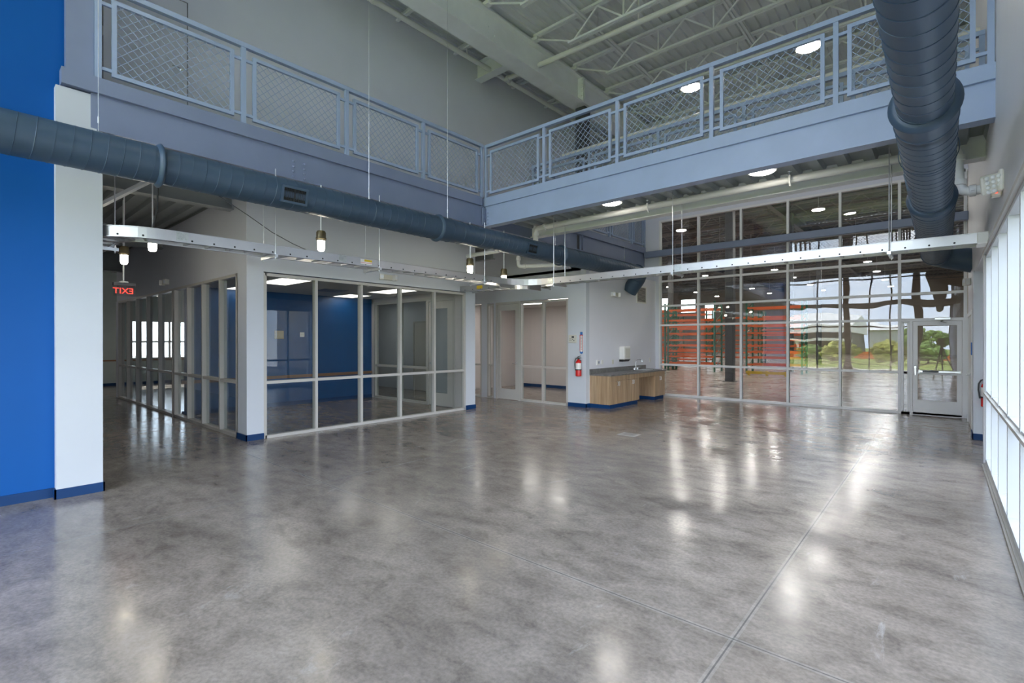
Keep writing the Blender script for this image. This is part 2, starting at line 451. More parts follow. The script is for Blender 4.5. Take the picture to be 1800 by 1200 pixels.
base('hall_end', 'dark baseboard at the far end of the left corridor', (-23, -22.985, 1.08, 8.13))
o = MB().box(-12.6, -12.575, 3.34, 8.13, .70, .775).build('trim_1', 'chair_rail_wood'); tag(o, 'brown wooden chair rail on the blue meeting room wall', 'trim', kind='structure')
o = MB().box(-23, -22.97, 1.08, 8.13, .90, .95).build('trim_2', 'chair_rail_wood'); tag(o, 'thin brown chair rail at the far end of the left corridor', 'trim', kind='structure')

# ------------------------------------------------------------------ glazed screens
WN = [0]
def glazing(label, axis, c, verts, horiz, dep, bar, frame_mat, glass_mat, inward=1, skip=None, jamb=None, hbar=None):
    """axis 'x': plane x=c, verts are y values; axis 'y': plane y=c, verts are x values."""
    WN[0] += 1
    jamb = jamb or bar; hbar = hbar or bar
    v0, v1, z0, z1 = verts[0], verts[-1], horiz[0], horiz[-1]
    loc = (c, (v0 + v1) / 2, z0) if axis == 'x' else ((v0 + v1) / 2, c, z0)
    w = thing('window_%d' % WN[0], label, 'window', loc, kind='structure')
    d0, d1 = c, c + inward * dep
    def bx(m, a0, a1, z0_, z1_, e0=d0, e1=d1):
        return m.box(e0, e1, a0, a1, z0_, z1_) if axis == 'x' else m.box(a0, a1, e0, e1, z0_, z1_)
    fr = MB()
    bx(fr, v0 - jamb / 2, v0 + jamb / 2, z0, z1); bx(fr, v1 - jamb / 2, v1 + jamb / 2, z0, z1)
    bx(fr, v0, v1, z0, z0 + hbar); bx(fr, v0, v1, z1 - hbar, z1)
    fr.build('window_frame', frame_mat, w)
    for v in verts[1:-1]: bx(MB(), v - bar / 2, v + bar / 2, z0 + hbar, z1 - hbar).build('mullion', frame_mat, w)
    i0, i1 = c + inward * .006, c + inward * (dep - .006)
    for z in horiz[1:-1]: bx(MB(), v0 + jamb / 2, v1 - jamb / 2, z - hbar / 2, z + hbar / 2, i0, i1).build('transom', frame_mat, w)
    gm = MB(); gc = c + inward * dep * .6
    for i in range(len(verts) - 1):
        for j in range(len(horiz) - 1):
            if skip and skip(i, j): continue
            a0, a1 = verts[i] + bar / 2 - .01, verts[i + 1] - bar / 2 + .01
            q0, q1 = horiz[j] + hbar / 2 - .01, horiz[j + 1] - hbar / 2 + .01
            bx(gm, a0, a1, q0, q1, gc - .004, gc + .004)
    gm.build('glass_pane', glass_mat, w)
    return w
glazing('five-bay glazed front of the meeting room facing the open hall', 'x', -8.6, [3.495, 4.40, 5.33, 6.26, 7.185, 8.11], [0, .945, 2.80], .11, .05, 'frame_greige', 'room_glass', -1)
glazing('four-bay narrow window row of the meeting room along the corridor', 'y', 3.2, [-12.62, -11.70, -10.80, -9.86, -9.03], [0, .945, 2.80], .12, .05, 'frame_greige', 'room_glass', 1, jamb=.10)
glazing('five-bay narrow window row of the second room deeper along the corridor', 'y', 3.2, [-18.0, -16.98, -15.95, -14.88, -13.83, -12.74], [0, .945, 2.80], .12, .05, 'frame_greige', 'room_glass', 1)
glazing('inner glazed screen of the meeting room left of its cream door', 'y', 8.13, [-12.45, -11.25, -10.06], [0, .945, 2.75], .12, .06, 'frame_greige', 'room_glass', 1)
glazing('two-pane office window beside the red fire extinguisher', 'y', 10.3, [-8.72, -7.95, -7.165], [0, .95, 2.72], .11, .055, 'frame_greige', 'room_glass', 1)
glazing('slim office sidelight left of the office door', 'y', 10.3, [-9.96, -9.74], [0, .95, 2.72], .11, .05, 'frame_greige', 'room_glass', 1)
glazing('office pane beside the meeting room corner down the side passage', 'y', 10.3, [-10.93, -10.24], [0, .95, 2.72], .11, .05, 'frame_greige', 'room_glass', 1)
DX0, DX1 = -.53, .335
glazing('tall white glazed screen between the hall and the warehouse', 'y', 14.2, [-6.47, -5.305, -4.14, -3.0, -1.87, -.735, .37], [0, .93, 2.12, 2.70, 3.45, 4.36, 5.30], .12, .055, 'frame_white', 'reflective_glass', 1,
        skip=lambda i, j: i == 5 and j < 2)
glazing('narrow glass sidelight left of the white warehouse door', 'y', 14.2, [-.682, -.575], [0, .93, 2.09], .12, .045, 'frame_white', 'reflective_glass', 1)
YS = [9.0 - .05 - .94 * k for k in range(15)]
YS = [y for y in YS if y > -4.1][::-1]
glazing('long row of white-framed side windows along the right wall', 'x', .43, YS, [.04, .96, 2.80], .16, .06, 'frame_window', 'sky_glass', 1)
glazing('tall entrance glazing of the front wall facing the meadow', 'y', -4.2, [-6.95, -5.4, -3.95, -3.0, -2.05, -.95, .33], [0, 2.4, 3.55, 5.0, 7.6], .12, .06, 'steel_dark', 'sky_glass', -1)
glazing('bright daylight window at the far end of the left corridor', 'x', -23.0, [4.48, 5.7, 6.9, 8.17], [.95, 1.62, 2.45], .1, .06, 'frame_greige', 'sky_glass', -1)
# sills of the side windows
o = MB().box(.405, .60, -4.1, 8.98, .945, .975).build('sill_upper', 'frame_greige'); tag(o, 'greige ledge along the middle of the side windows', 'sill', kind='structure')
o = MB().box(.41, .62, -4.1, 8.98, 0, .045).box(.395, .41, -4.1, 8.98, 0, .022).build('sill_lower', 'frame_greige'); tag(o, 'greige floor curb below the side windows', 'sill', kind='structure')
o = MB().box(.40, .44, -4.1, 9.0, 2.78, 2.825).build('trim_3', 'frame_greige'); tag(o, 'greige head trim over the side windows', 'trim', kind='structure')

# ------------------------------------------------------------------ doors
def lever(parent, p, n, side, mat='steel_brushed'):
    """lever handle: p on the face, n outward axis vector, side direction of lever"""
    p = Vector(p); n = Vector(n); s_ = Vector(side)
    m = MB().tube([p, p + n * .012], .030, 16).tube([p, p + n * .05], .011, 10).tube([p + n * .05, p + n * .055 + s_ * .03, p + n * .05 + s_ * .115], .010, 10)
    return m.build('lever_handle', mat, parent, True)
# 1 warehouse door
d = thing('door_1', 'white glass door with a push bar leading into the warehouse', 'door', (-.1, 14.2, 0), kind='structure')
MB().box(-.55, -.50, 14.19, 14.32, 0, 2.12).box(.32, .41, 14.19, 14.32, 0, 2.12).box(-.50, .32, 14.19, 14.32, 2.085, 2.14).build('door_frame', 'frame_white', d)
MB().box(-.495, -.415, 14.2, 14.245, .012, 2.08).box(.235, .315, 14.2, 14.245, .012, 2.08).box(-.415, .235, 14.2, 14.245, .012, .33).box(-.415, .235, 14.2, 14.245, 1.985, 2.08).build('door_leaf', 'frame_white', d)
B(-.42, .24, 14.218, 14.226, .32, 1.99).build('glass_pane', 'reflective_glass', d)
pb = MB().rbox(-.40, .30, 14.135, 14.175, .945, 1.0, .008).box(-.40, -.37, 14.14, 14.2, .94, 1.005).box(.25, .305, 14.14, 14.2, .94, 1.005).build('push_bar', 'steel_brushed', d)
B(-.33, -.06, 14.128, 14.14, .955, .99).build('bar_pad', 'black_plastic', pb)
MB().rbox(-.475, -.435, 14.18, 14.2, .88, 1.10, .008).cyl((-.455, 14.19, 1.06), (-.455, 14.15, 1.06), .022).build('lock_plate', 'steel_brushed', d)
MB().rbox(-.13, .14, 14.12, 14.19, 2.10, 2.16, .008).build('door_closer', 'steel_brushed', d)
MB().bar((.0, 14.15, 2.09), (-.02, 14.10, 2.06), .025, .02).bar((-.02, 14.10, 2.06), (.06, 14.17, 2.04), .02, .015).build('closer_arm', 'steel_brushed', d)
# 2 office door
d = thing('door_2', 'grey office door with one tall glass panel and lever', 'door', (-9.18, 10.3, 0), kind='structure')
MB().box(-9.64, -9.58, 10.29, 10.42, 0, 2.74).box(-8.79, -8.73, 10.29, 10.42, 0, 2.74).box(-9.58, -8.79, 10.29, 10.42, 2.68, 2.74).build('door_frame', 'frame_greige', d)
MB().box(-9.575, -9.46, 10.31, 10.355, .01, 2.67).box(-8.91, -8.795, 10.31, 10.355, .01, 2.67).box(-9.46, -8.91, 10.31, 10.355, .01, .30).box(-9.46, -8.91, 10.31, 10.355, 2.50, 2.67).build('door_leaf', 'frame_greige', d)
B(-9.47, -8.90, 10.328, 10.336, .29, 2.51).build('glass_pane', 'room_glass', d)
lever(d, (-8.86, 10.31, 1.03), (0, -1, 0), (-1, 0, 0))
d = thing('door_6', 'pale flush door with lever across the side passage, seen through the meeting room', 'door', (-12.9, 10.3, 0), kind='structure')
MB().box(-13.42, -13.36, 10.26, 10.30, 0, 2.3).box(-12.44, -12.38, 10.26, 10.30, 0, 2.3).box(-13.36, -12.44, 10.26, 10.30, 2.24, 2.3).build('door_frame', 'frame_greige', d)
B(-13.35, -12.45, 10.27, 10.298, .01, 2.235).build('door_leaf', 'door_cream', d)
lever(d, (-12.52, 10.27, 1.03), (0, -1, 0), (-1, 0, 0))
# 3 meeting room door
d = thing('door_3', 'cream glazed door in the far side of the meeting room', 'door', (-9.55, 8.13, 0), kind='structure')
MB().box(-10.03, -9.99, 8.12, 8.27, 0, 2.75).box(-9.06, -8.98, 8.12, 8.27, 0, 2.75).box(-9.99, -9.06, 8.12, 8.27, 2.66, 2.75).build('door_frame', 'frame_greige', d)
MB().box(-9.985, -9.80, 8.14, 8.185, .01, 2.65).box(-9.27, -9.065, 8.14, 8.185, .01, 2.65).box(-9.80, -9.27, 8.14, 8.185, .01, .33).box(-9.80, -9.27, 8.14, 8.185, 2.47, 2.65).build('door_leaf', 'door_cream', d)
B(-9.81, -9.26, 8.158, 8.166, .32, 2.48).build('glass_pane', 'room_glass', d)
lever(d, (-9.91, 8.14, 1.08), (0, -1, 0), (1, 0, 0), 'bolt_metal')
for z in (.35, 1.35, 2.3): MB().cyl((-9.062, 8.132, z - .05), (-9.062, 8.132, z + .05), .009, 8).build('hinge', 'steel_brushed', d)
# 4 upstairs door
d = thing('door_4', 'grey flush door with a chrome lever on the upper walkway', 'door', (-8.3, 1.8, 4.45), kind='structure')
MB().box(-8.32, -8.285, 1.26, 1.31, 4.4, 6.63).box(-8.32, -8.285, 2.285, 2.335, 4.4, 6.63).box(-8.32, -8.285, 1.31, 2.285, 6.58, 6.63).build('door_frame', 'grey_paint', d)
B(-8.31, -8.292, 1.322, 2.274, 4.42, 6.570).build('door_leaf', 'grey_paint', d)
B(-8.31, -8.2985, 1.31, 2.286, 4.42, 6.58).build('door_gap_shade', 'steel_dark', d)  # dark sheet standing in for the shade in the gap around the leaf
lever(d, (-8.292, 2.19, 5.57), (1, 0, 0), (0, -1, 0), 'chrome')
B(-8.293, -8.288, 2.262, 2.275, 5.50, 5.62).build('strike_plate', 'steel_brushed', d)
for z in (4.7, 5.72): MB().cyl((-8.288, 1.312, z - .06), (-8.288, 1.312, z + .06), .010, 8).build('hinge', 'steel_brushed', d)
# 5 right wall door seen edge on
d = thing('door_5', 'white flush door in the far right wall past the pier', 'door', (.41, 12.75, 0), kind='structure')
MB().box(.385, .43, 11.80, 11.88, 0, 2.2).box(.385, .43, 13.68, 13.76, 0, 2.2).box(.385, .43, 11.88, 13.68, 2.12, 2.2).build('door_frame', 'frame_white', d)
MB().box(.402, .43, 11.885, 12.775, .01, 2.115).box(.402, .43, 12.785, 13.675, .01, 2.115).build('door_leaf', 'frame_white', d)
lever(d, (.402, 12.70, 1.0), (-1, 0, 0), (0, -1, 0))

# ------------------------------------------------------------------ steelwork
def ibeam(mb, axis, c, a, b, z0, z1, w=.18, t=.018, tw=.012):
    h = w / 2
    pr = [(c - h, z0), (c + h, z0), (c + h, z0 + t), (c + tw, z0 + t), (c + tw, z1 - t), (c + h, z1 - t), (c + h, z1), (c - h, z1), (c - h, z1 - t), (c - tw, z1 - t), (c - tw, z0 + t), (c - h, z0 + t)]
    return mb.extr(pr, 'x' if axis == 'x' else 'y', a, b)
def bolts(parent, pts, n, r=.019, mat='steel_paint'):
    for p in pts:
        p = Vector(p); q = Vector(n)
        MB().tube([p, p + q * .012, p + q * .018], [r, r, r * .6], 8).build('bolt', mat, parent)
ZB0, ZB1, ZC = 3.945, 4.345, 4.515
d = thing('steel_beam', 'long blue-grey steel beam carrying the left upper walkway', 'beam', (-7.0, 6.5, ZB0), kind='thing')
MB().box(-7.06, -6.945, 1.0, 14.15, ZB0 + .02, ZB1).box(-7.15, -6.93, 1.05, 14.15, ZB0, ZB0 + .02).build('beam_web', 'steel_paint', d)
MB().box(-7.05, -6.90, .76, 6.98, ZB1, ZC).box(-7.05, -6.90, 8.66, 14.15, ZB1, ZC).build('edge_channel', 'steel_paint', d)
bolts(d, [(-6.945, y, z) for y in (3.21, 3.37) for z in (3.99, 4.06, 4.13, 4.20)], (1, 0, 0))
MB().box(-6.945, -6.93, 10.52, 10.60, ZB0 + .02, ZB1).box(-6.945, -6.88, 10.60, 10.62, ZB0 + .02, ZB1).build('stiffener', 'steel_paint', d)
MB().box(-6.947, -6.94, 10.42, 10.52, ZB0 + .03, ZB1 - .02).build('splice_plate', 'steel_dark', d)
d = thing('steel_beam', 'blue-grey front beam of the upper bridge over the hall', 'beam', (-3.2, 7.1, ZB0), kind='thing')
MB().box(-6.93, .41, 7.10, 7.16, ZB0 + .02, ZB1).box(-6.93, .41, 7.06, 7.24, ZB0, ZB0 + .02).build('beam_web', 'rail_paint', d)
B(-6.98, .41, 7.06, 7.20, ZB1, ZC).build('edge_channel', 'rail_paint', d)
B(-6.93, -6.90, 7.0, 7.09, ZB0 + .03, ZB1 - .04).build('end_plate', 'steel_paint', d)
bolts(d, [(x, 7.085, z) for x in (-6.86,) for z in (4.0, 4.07, 4.14, 4.21)], (0, -1, 0), mat='rail_paint')
bolts(d, [(-6.90, 7.03, z) for z in (4.0, 4.07, 4.14, 4.21)], (1, 0, 0), mat='steel_paint')
d = thing('steel_beam', 'pale back beam of the upper bridge behind the white pipe', 'beam', (-3.2, 8.6, ZB0), kind='thing')
MB().box(-6.9, .41, 8.56, 8.60, ZB0 + .02, ZB1).box(-6.9, .41, 8.50, 8.70, ZB0, ZB0 + .02).build('beam_web', 'pale_steel', d)
B(-6.98, .41, 8.56, 8.66, ZB1, ZC).build('edge_channel', 'rail_paint', d)
d = thing('steel_beam', 'blue-grey steel tube spanning across the tall glazed screen', 'beam', (-3.0, 14.1, 4.19), kind='thing')
MB().rbox(-6.9, .41, 14.03, 14.19, 4.19, 4.375, .012).build('beam_tube', 'steel_paint', d)
d = thing('steel_beam', 'grey-green beam under the corridor deck left of the meeting room', 'beam', (-9.25, 2.1, 3.9), kind='thing')
ibeam(MB(), 'y', -9.25, 1.08, 3.2, 3.90, 4.16, .2).build('beam_web', 'hall_steel', d)
d = thing('steel_beam', 'dark beam crossing the corridor beyond the hanging jar lights', 'beam', (-13.5, 2.1, 3.7), kind='thing')
ibeam(MB(), 'y', -13.5, 1.08, 3.2, 3.75, 4.16, .2).build('beam_web', 'hall_steel', d)
d = thing('steel_beam', 'dark beam far down the corridor above the exit sign', 'beam', (-17.5, 2.1, 3.6), kind='thing')
ibeam(MB(), 'y', -17.5, 1.08, 3.2, 3.6, 4.16, .2).build('beam_web', 'hall_steel', d)
d = thing('diagonal_brace', 'pale diagonal angle brace under the corridor deck', 'brace', (-9.0, 1.5, 3.6))
MB().bar((-8.35, 1.98, 4.02), (-9.35, 1.22, 3.45), .06, .05).build('brace_angle', 'pale_steel', d)
d = thing('steel_beam', 'thin pale beam over the side passage toward the office', 'beam', (-9.5, 9.2, 3.8), kind='thing')
ibeam(MB(), 'x', 9.3, -13.5, -8.8, 3.78, 4.1, .16).build('beam_web', 'hall_steel', d)
# roof girder and columns
d = thing('steel_girder', 'deep pale roof girder running beside the upper grey wall', 'girder', (-6.85, 5, 7.55), kind='thing')
MB().box(-7.08, -6.66, -4.2, 14.2, 7.53, 7.56).box(-6.90, -6.84, -4.2, 14.2, 7.56, 8.17).box(-7.0, -6.72, -4.2, 14.2, 8.17, 8.20).build('girder_web', 'pale_steel', d)
MB().box(-7.06, -6.68, 10.30, 10.325, 7.56, 8.17).box(-7.06, -6.68, 10.36, 10.385, 7.56, 8.17).build('splice_plate', 'pale_steel', d)
bolts(d, [(-6.72, 10.30, 7.62 + .1 * k) for k in range(6)], (0, -1, 0), mat='pale_steel')
bolts(d, [(-6.84, y, z) for y in (7.10, 7.28) for z in (7.72, 7.83, 7.94)], (1, 0, 0), mat='pale_steel')
d = thing('steel_girder', 'pale stub beam between the grey wall and the roof girder', 'girder', (-7.7, 8.6, 7.8), kind='thing')
ibeam(MB(), 'x', 8.25, -8.3, -6.9, 7.80, 8.2, .22).build('girder_web', 'pale_steel', d)
d = thing('steel_column', 'dark steel column rising from the left walkway to the roof girder', 'column', (-6.87, 10.55, ZC), kind='thing')
MB().rbox(-7.0, -6.72, 10.42, 10.70, ZC, 7.53, .012).box(-7.05, -6.67, 10.37, 10.75, ZC, ZC + .02).build('column_shaft', 'steel_dark', d)
d = thing('steel_column', 'blue-grey steel column above the white wall end', 'column', (-6.99, .93, ZC), kind='thing')
MB().box(-7.06, -6.95, .80, 1.03, ZC, ZR).build('column_shaft', 'steel_paint', d)
MB().box(-7.06, -6.985, 1.03, 1.05, ZC, ZR).build('column_edge', 'steel_dark', d)
for i, x in enumerate((-3.95, -.95)):
    d = thing('steel_column', ['dark wind column in the middle of the entrance glazing', 'dark wind column right of centre in the entrance glazing'][i], 'column', (x, -3.95, 0), kind='thing')
    B(x - .14, x + .14, -4.1, -3.82, 0, 7.6).build('column_shaft', 'steel_dark', d)
d = thing('steel_beam', 'dark girt crossing the entrance glazing at mid height', 'beam', (-3.2, -3.95, 3.4), kind='thing')
B(-6.95, .41, -4.06, -3.9, 3.45, 3.72).build('beam_tube', 'steel_dark', d)

# open-web roof joists
def joist(y, x0, x1, label):
    d = thing('roof_joist', label, 'roof joist', (x0, y, 8.2), group='open-web roof joists over the hall')
    MB().box(x0, x1, y - .055, y - .008, 8.285, 8.335).box(x0, x1, y + .008, y + .055, 8.285, 8.335).box(x0 - .06, x0 + .1, y - .06, y + .06, 8.20, 8.27).build('top_chord', 'pale_steel', d)
    a, b = x0 + .90, x1 - .35
    MB().box(a, b, y - .05, y - .008, 7.785, 7.825).box(a, b, y + .008, y + .05, 7.785, 7.825).build('bottom_chord', 'pale_steel', d)
    w = MB().bar((x0 + .05, y, 8.23), (a + .1, y, 7.81), .028, .028)
    n = 5; s_ = (b - a - .1) / n
    for k in range(n + 1):
        q = a + .1 + k * s_
        if k: w.bar((q, y, 7.81), (q, y, 8.28), .03, .03)
        if k < n:
            w.bar((q, y, 7.81), (q + s_ * .5, y, 8.28), .03, .03).bar((q + s_ * .5, y, 8.28), (q + s_, y, 7.81), .03, .03)
        else: pass
    w.build('web_bars', 'pale_steel', d)
od = ['nearest the far wall', 'second from the far wall', 'third from the far wall', 'fourth from the far wall', 'fifth from the far wall', 'sixth from the far wall', 'seventh from the far wall', 'eighth from the far wall']
for k in range(8):
    joist(13.0 - 1.52 * k, -6.72, .40, 'white open-web roof joist over the hall, ' + od[k])
# short joists to the wall
for k, y in enumerate((12.4, 10.85, 9.48, 7.5, 5.95)):
    d = thing('roof_joist', 'short pale roof joist between girder and grey wall, %s from the far end' % ['first', 'second', 'third', 'fourth', 'fifth'][k], 'roof joist', (-7.7, y, 8.1), group='short roof joists beside the grey wall')
    MB().box(-8.3, -6.9, y - .03, y + .03, 8.10, 8.14).build('bottom_chord', 'pale_steel', d)
    MB().box(-8.3, -6.9, y + .10, y + .15, 8.29, 8.335).bar((-8.2, y, 8.12), (-7.9, y + .1, 8.31), .02, .02).bar((-7.9, y + .1, 8.31), (-7.6, y, 8.12), .02, .02).bar((-7.6, y, 8.12), (-7.3, y + .1, 8.31), .02, .02).build('web_bars', 'pale_steel', d)
# bridging lines under the deck
for k, x in enumerate((-5.55, -3.2, -1.2)):
    d = thing('joist_bridging', 'thin pale bridging angles under the roof deck, %s' % ['closest to the girder', 'over mid hall', 'closest to the right wall'][k], 'bridging', (x, 8, 8.24))
    MB().box(x - .02, x + .02, 2.3, 13.4, 8.225, 8.26).box(x + .05, x + .09, 2.3, 13.4, 8.225, 8.26).build('bridging_angle', 'pale_steel', d)

# ------------------------------------------------------------------ railings
def wires(mb, axis, c, a0, a1, z0, z1, p=.104, t=.006):
    def P(a, z): return (c, a, z) if axis == 'y' else (a, c, z)
    L, H = a1 - a0, z1 - z0
    k = -math.ceil(H / p)
    while k * p < L:
        s0 = k * p + .02
        t0 = max(0, -s0); t1 = min(H, L - s0)
        if t1 - t0 > .01:
            mb.bar(P(a0 + s0 + t0, z0 + t0), P(a0 + s0 + t1, z0 + t1), t, t)
            mb.bar(P(a0 + s0 + t0, z1 - t0), P(a0 + s0 + t1, z1 - t1), t, t)
        k += 1
def railing(label, axis, c, posts, ends=(True, True), mat='rail_paint'):
    d = thing('guard_railing', label, 'railing', (c, posts[0], ZC) if axis == 'y' else (posts[0], c, ZC))
    def bx(m, a0, a1, z0, z1, w): return m.box(c - w / 2, c + w / 2, a0, a1, z0, z1) if axis == 'y' else m.box(a0, a1, c - w / 2, c + w / 2, z0, z1)
    bx(MB(), posts[0] - .03, posts[-1] + .03, 5.51, 5.57, .065).build('top_rail', mat, d)
    for i, a in enumerate(posts):
        bx(MB(), a - .028, a + .028, ZC, 5.51, .05).build('post', mat, d)
    for i in range(len(posts) - 1):
        a0, a1 = posts[i] + .115, posts[i + 1] - .115
        if a1 - a0 < .3: a0, a1 = posts[i] + .06, posts[i + 1] - .06
        f = MB()
        bx(f, a0, a0 + .045, 4.575, 5.43, .04); bx(f, a1 - .045, a1, 4.575, 5.43, .04)
        bx(f, a0 + .045, a1 - .045, 5.385, 5.43, .04); bx(f, a0 + .045, a1 - .045, 4.575, 4.62, .04)
        for z in (4.635, 5.35):
            bx(f, posts[i] + .02, a0 + .01, z - .018, z + .018, .03); bx(f, a1 - .01, posts[i + 1] - .02, z - .018, z + .018, .03)
        fo = f.build('panel_frame', mat, d)
        w = MB(); wires(w, axis, c, a0 + .04, a1 - .04, 4.61, 5.395)
        w.build('wire_mesh', mat, fo, fix=False)
    return d
railing('blue-grey wire mesh railing along the left upper walkway', 'y', -6.93, [1.06, 2.54, 4.03, 5.52, 6.99], mat='rail_paint')
railing('blue-grey wire mesh railing along the front of the upper bridge', 'x', 7.09, [-6.90, -5.43, -3.945, -2.455, -.975, .375])
railing('wire mesh railing along the back of the upper bridge', 'x', 8.61, [-6.90, -5.43, -3.945, -2.455, -.975, .375])
railing('wire mesh railing of the left walkway beyond the bridge', 'y', -6.93, [8.66, 10.3, 12.0, 13.3, 14.12])

# ------------------------------------------------------------------ round ducts
def helix(mb, x, z, y0, y1, r, pitch, br=.0045, n=28):
    turns = (y1 - y0) / pitch; k = int(turns * n)
    mb.tube([(x + r * math.cos(2 * PI * i / n), y0 + pitch * i / n, z + r * math.sin(2 * PI * i / n)) for i in range(k)], br, 4, caps=False)
def duct_section(d, x, z, y0, y1, r, pitch):
    m = MB().tube([(x, y0 + (y1 - y0) * i / 6, z) for i in range(7)], r, 40)
    helix(m, x, z, y0 + .02, y1 - .02, r, pitch)
    m.build('duct_section', 'duct_paint', d, True)
def ring(d, x, z, y, r):
    MB().lathe([(r, -.035), (r + .012, -.03), (r + .034, -.005), (r + .036, .006), (r + .030, .012), (r + .01, .03), (r, .032)], (x, y, z), 'y', 40).build('flange_ring', 'duct_paint', d, True)
def reducer(d, x, z, y0, y1, r0, r1):
    m = MB().lathe([(r0, y0), (r0, y0 + .12), (r1, y1 - .1), (r1, y1)], (x, 0, z), 'y', 40)
    m.lathe([(r1, y1 - .105), (r1 + .006, y1 - .1), (r1 + .006, y1 - .085), (r1, y1 - .08)], (x, 0, z), 'y', 40)
    m.build('reducer', 'duct_paint', d, True)
def elbow(d, x, z, y, r, dirv, end_len, bend):
    """mitred elbow from +Y to direction dirv"""
    dv = Vector(dirv).normalized(); Y = Vector((0, 1, 0)); c = Vector((x, y, z))
    path = []
    for i in range(6):
        q = PI / 2 * i / 5
        path.append(c + Y * bend * math.sin(q) + dv * bend * (1 - math.cos(q)))
    path.append(path[-1] + dv * end_len)
    m = MB().tube(path, r, 36)
    m.build('elbow', 'duct_paint', d, False)
    MB().lathe([(r, -.02), (r + .008, -.015), (r + .008, .015), (r, .02)], (x, y - .02, z), 'y', 36).build('collar', 'duct_paint', d, True)
def supply_grille(d, x, z, y, r, ang, w=.27, h=.15):
    n = Vector((math.cos(ang), 0, -math.sin(ang))); u = Vector((math.sin(ang), 0, math.cos(ang))); Y = Vector((0, 1, 0))
    c = Vector((x, y, z)) + n * (r - .012)
    def slab(m, a0, a1, b0, b1, e0, e1):
        V = [c + Y * a + u * b + n * e for e in (e0, e1) for (a, b) in ((a0, b0), (a1, b0), (a1, b1), (a0, b1))]
        m.add(V, [(0, 3, 2, 1), (4, 5, 6, 7), (0, 1, 5, 4), (1, 2, 6, 5), (2, 3, 7, 6), (3, 0, 4, 7)])
    W, Hh = w / 2, h / 2
    f = MB()
    for a0, a1, b0, b1 in ((-W - .03, W + .03, Hh, Hh + .028), (-W - .03, W + .03, -Hh - .028, -Hh), (-W - .03, -W, -Hh, Hh), (W, W + .03, -Hh, Hh)): slab(f, a0, a1, b0, b1, -.05, .022)
    g = f.build('supply_grille', 'duct_paint', d)
    k = MB(); slab(k, -W, W, -Hh, Hh, -.03, .008); k.build('grille_opening', 'dark_hole', g)
    k = MB()
    for i in range(1, 9): slab(k, -W, W, -Hh + h * i / 9 - .0012, -Hh + h * i / 9 + .0012, .008, .014)
    for i in range(1, 13): slab(k, -W + w * i / 13 - .0012, -W + w * i / 13 + .0012, -Hh, Hh, .010, .016)
    slab(k, -.004, .004, -Hh, Hh, .008, .018)
    k.build('grille_louvers', 'dark_metal', g)
def wire_hanger(d, x, y, z, r, top):
    m = MB().tube([(x, y, z + r), (x, y, top)], .0035, 6)
    l = MB().tube([(x + (r + .004) * math.sin(2 * PI * k / 28), y + .004 * math.sin(k), z + (r + .004) * math.cos(2 * PI * k / 28)) for k in range(28)], .0032, 5, closed=True)
    l.build('hanger_loop', 'duct_paint', d)
    m.cyl((x, y, z + r + .10), (x, y, z + r + .16), .009, 8)
    m.build('hanger_wire', 'galv', d)
X1, Z1 = -6.20, 3.49
d = thing('round_duct', 'long dark blue spiral duct hanging along the left beam', 'duct', (X1, 4, Z1))
duct_section(d, X1, Z1, -3.9, 1.42, .194, .125); ring(d, X1, Z1, 1.44, .190)
duct_section(d, X1, Z1, 1.44, 5.2, .186, .125); ring(d, X1, Z1, 5.22, .186)
reducer(d, X1, Z1, 5.24, 5.80, .190, .182)
duct_section(d, X1, Z1, 5.78, 8.62, .180, .125); ring(d, X1, Z1, 8.64, .186)
reducer(d, X1, Z1, 8.66, 9.25, .200, .190)
duct_section(d, X1, Z1, 9.2, 12.2, .188, .125)
elbow(d, X1, Z1, 12.22, .212, (-.62, 0, -.78), .36, .23)
supply_grille(d, X1, Z1, 2.80, .186, math.radians(14)); supply_grille(d, X1, Z1, 7.50, .180, math.radians(14), .26, .15)
for y, t in ((.95, ZR), (3.96, ZR), (5.45, ZR), (8.48, 3.95), (11.5, 4.1)): wire_hanger(d, X1, y, Z1, .187, t)
X2, Z2 = -.095, 3.30
d = thing('round_duct', 'dark blue spiral duct overhead beside the right wall', 'duct', (X2, 4, Z2))
duct_section(d, X2, Z2, -3.9, 4.44, .156, .16); ring(d, X2, Z2, 4.46, .170)
reducer(d, X2, Z2, 4.47, 4.85, .180, .186)
duct_section(d, X2, Z2, 4.8, 7.44, .186, .16); ring(d, X2, Z2, 7.46, .196)
reducer(d, X2, Z2, 7.47, 7.85, .208, .214)
duct_section(d, X2, Z2, 7.8, 12.3, .214, .16)
elbow(d, X2, Z2, 12.26, .218, (.94, 0, -.30), .34, .24)
supply_grille(d, X2, Z2, 6.6, .186, math.radians(170), .27, .13)
for y, t in ((5.6, ZR), (9.2, ZR), (11.8, ZR)): wire_hanger(d, X2, y, Z2, .2, t)

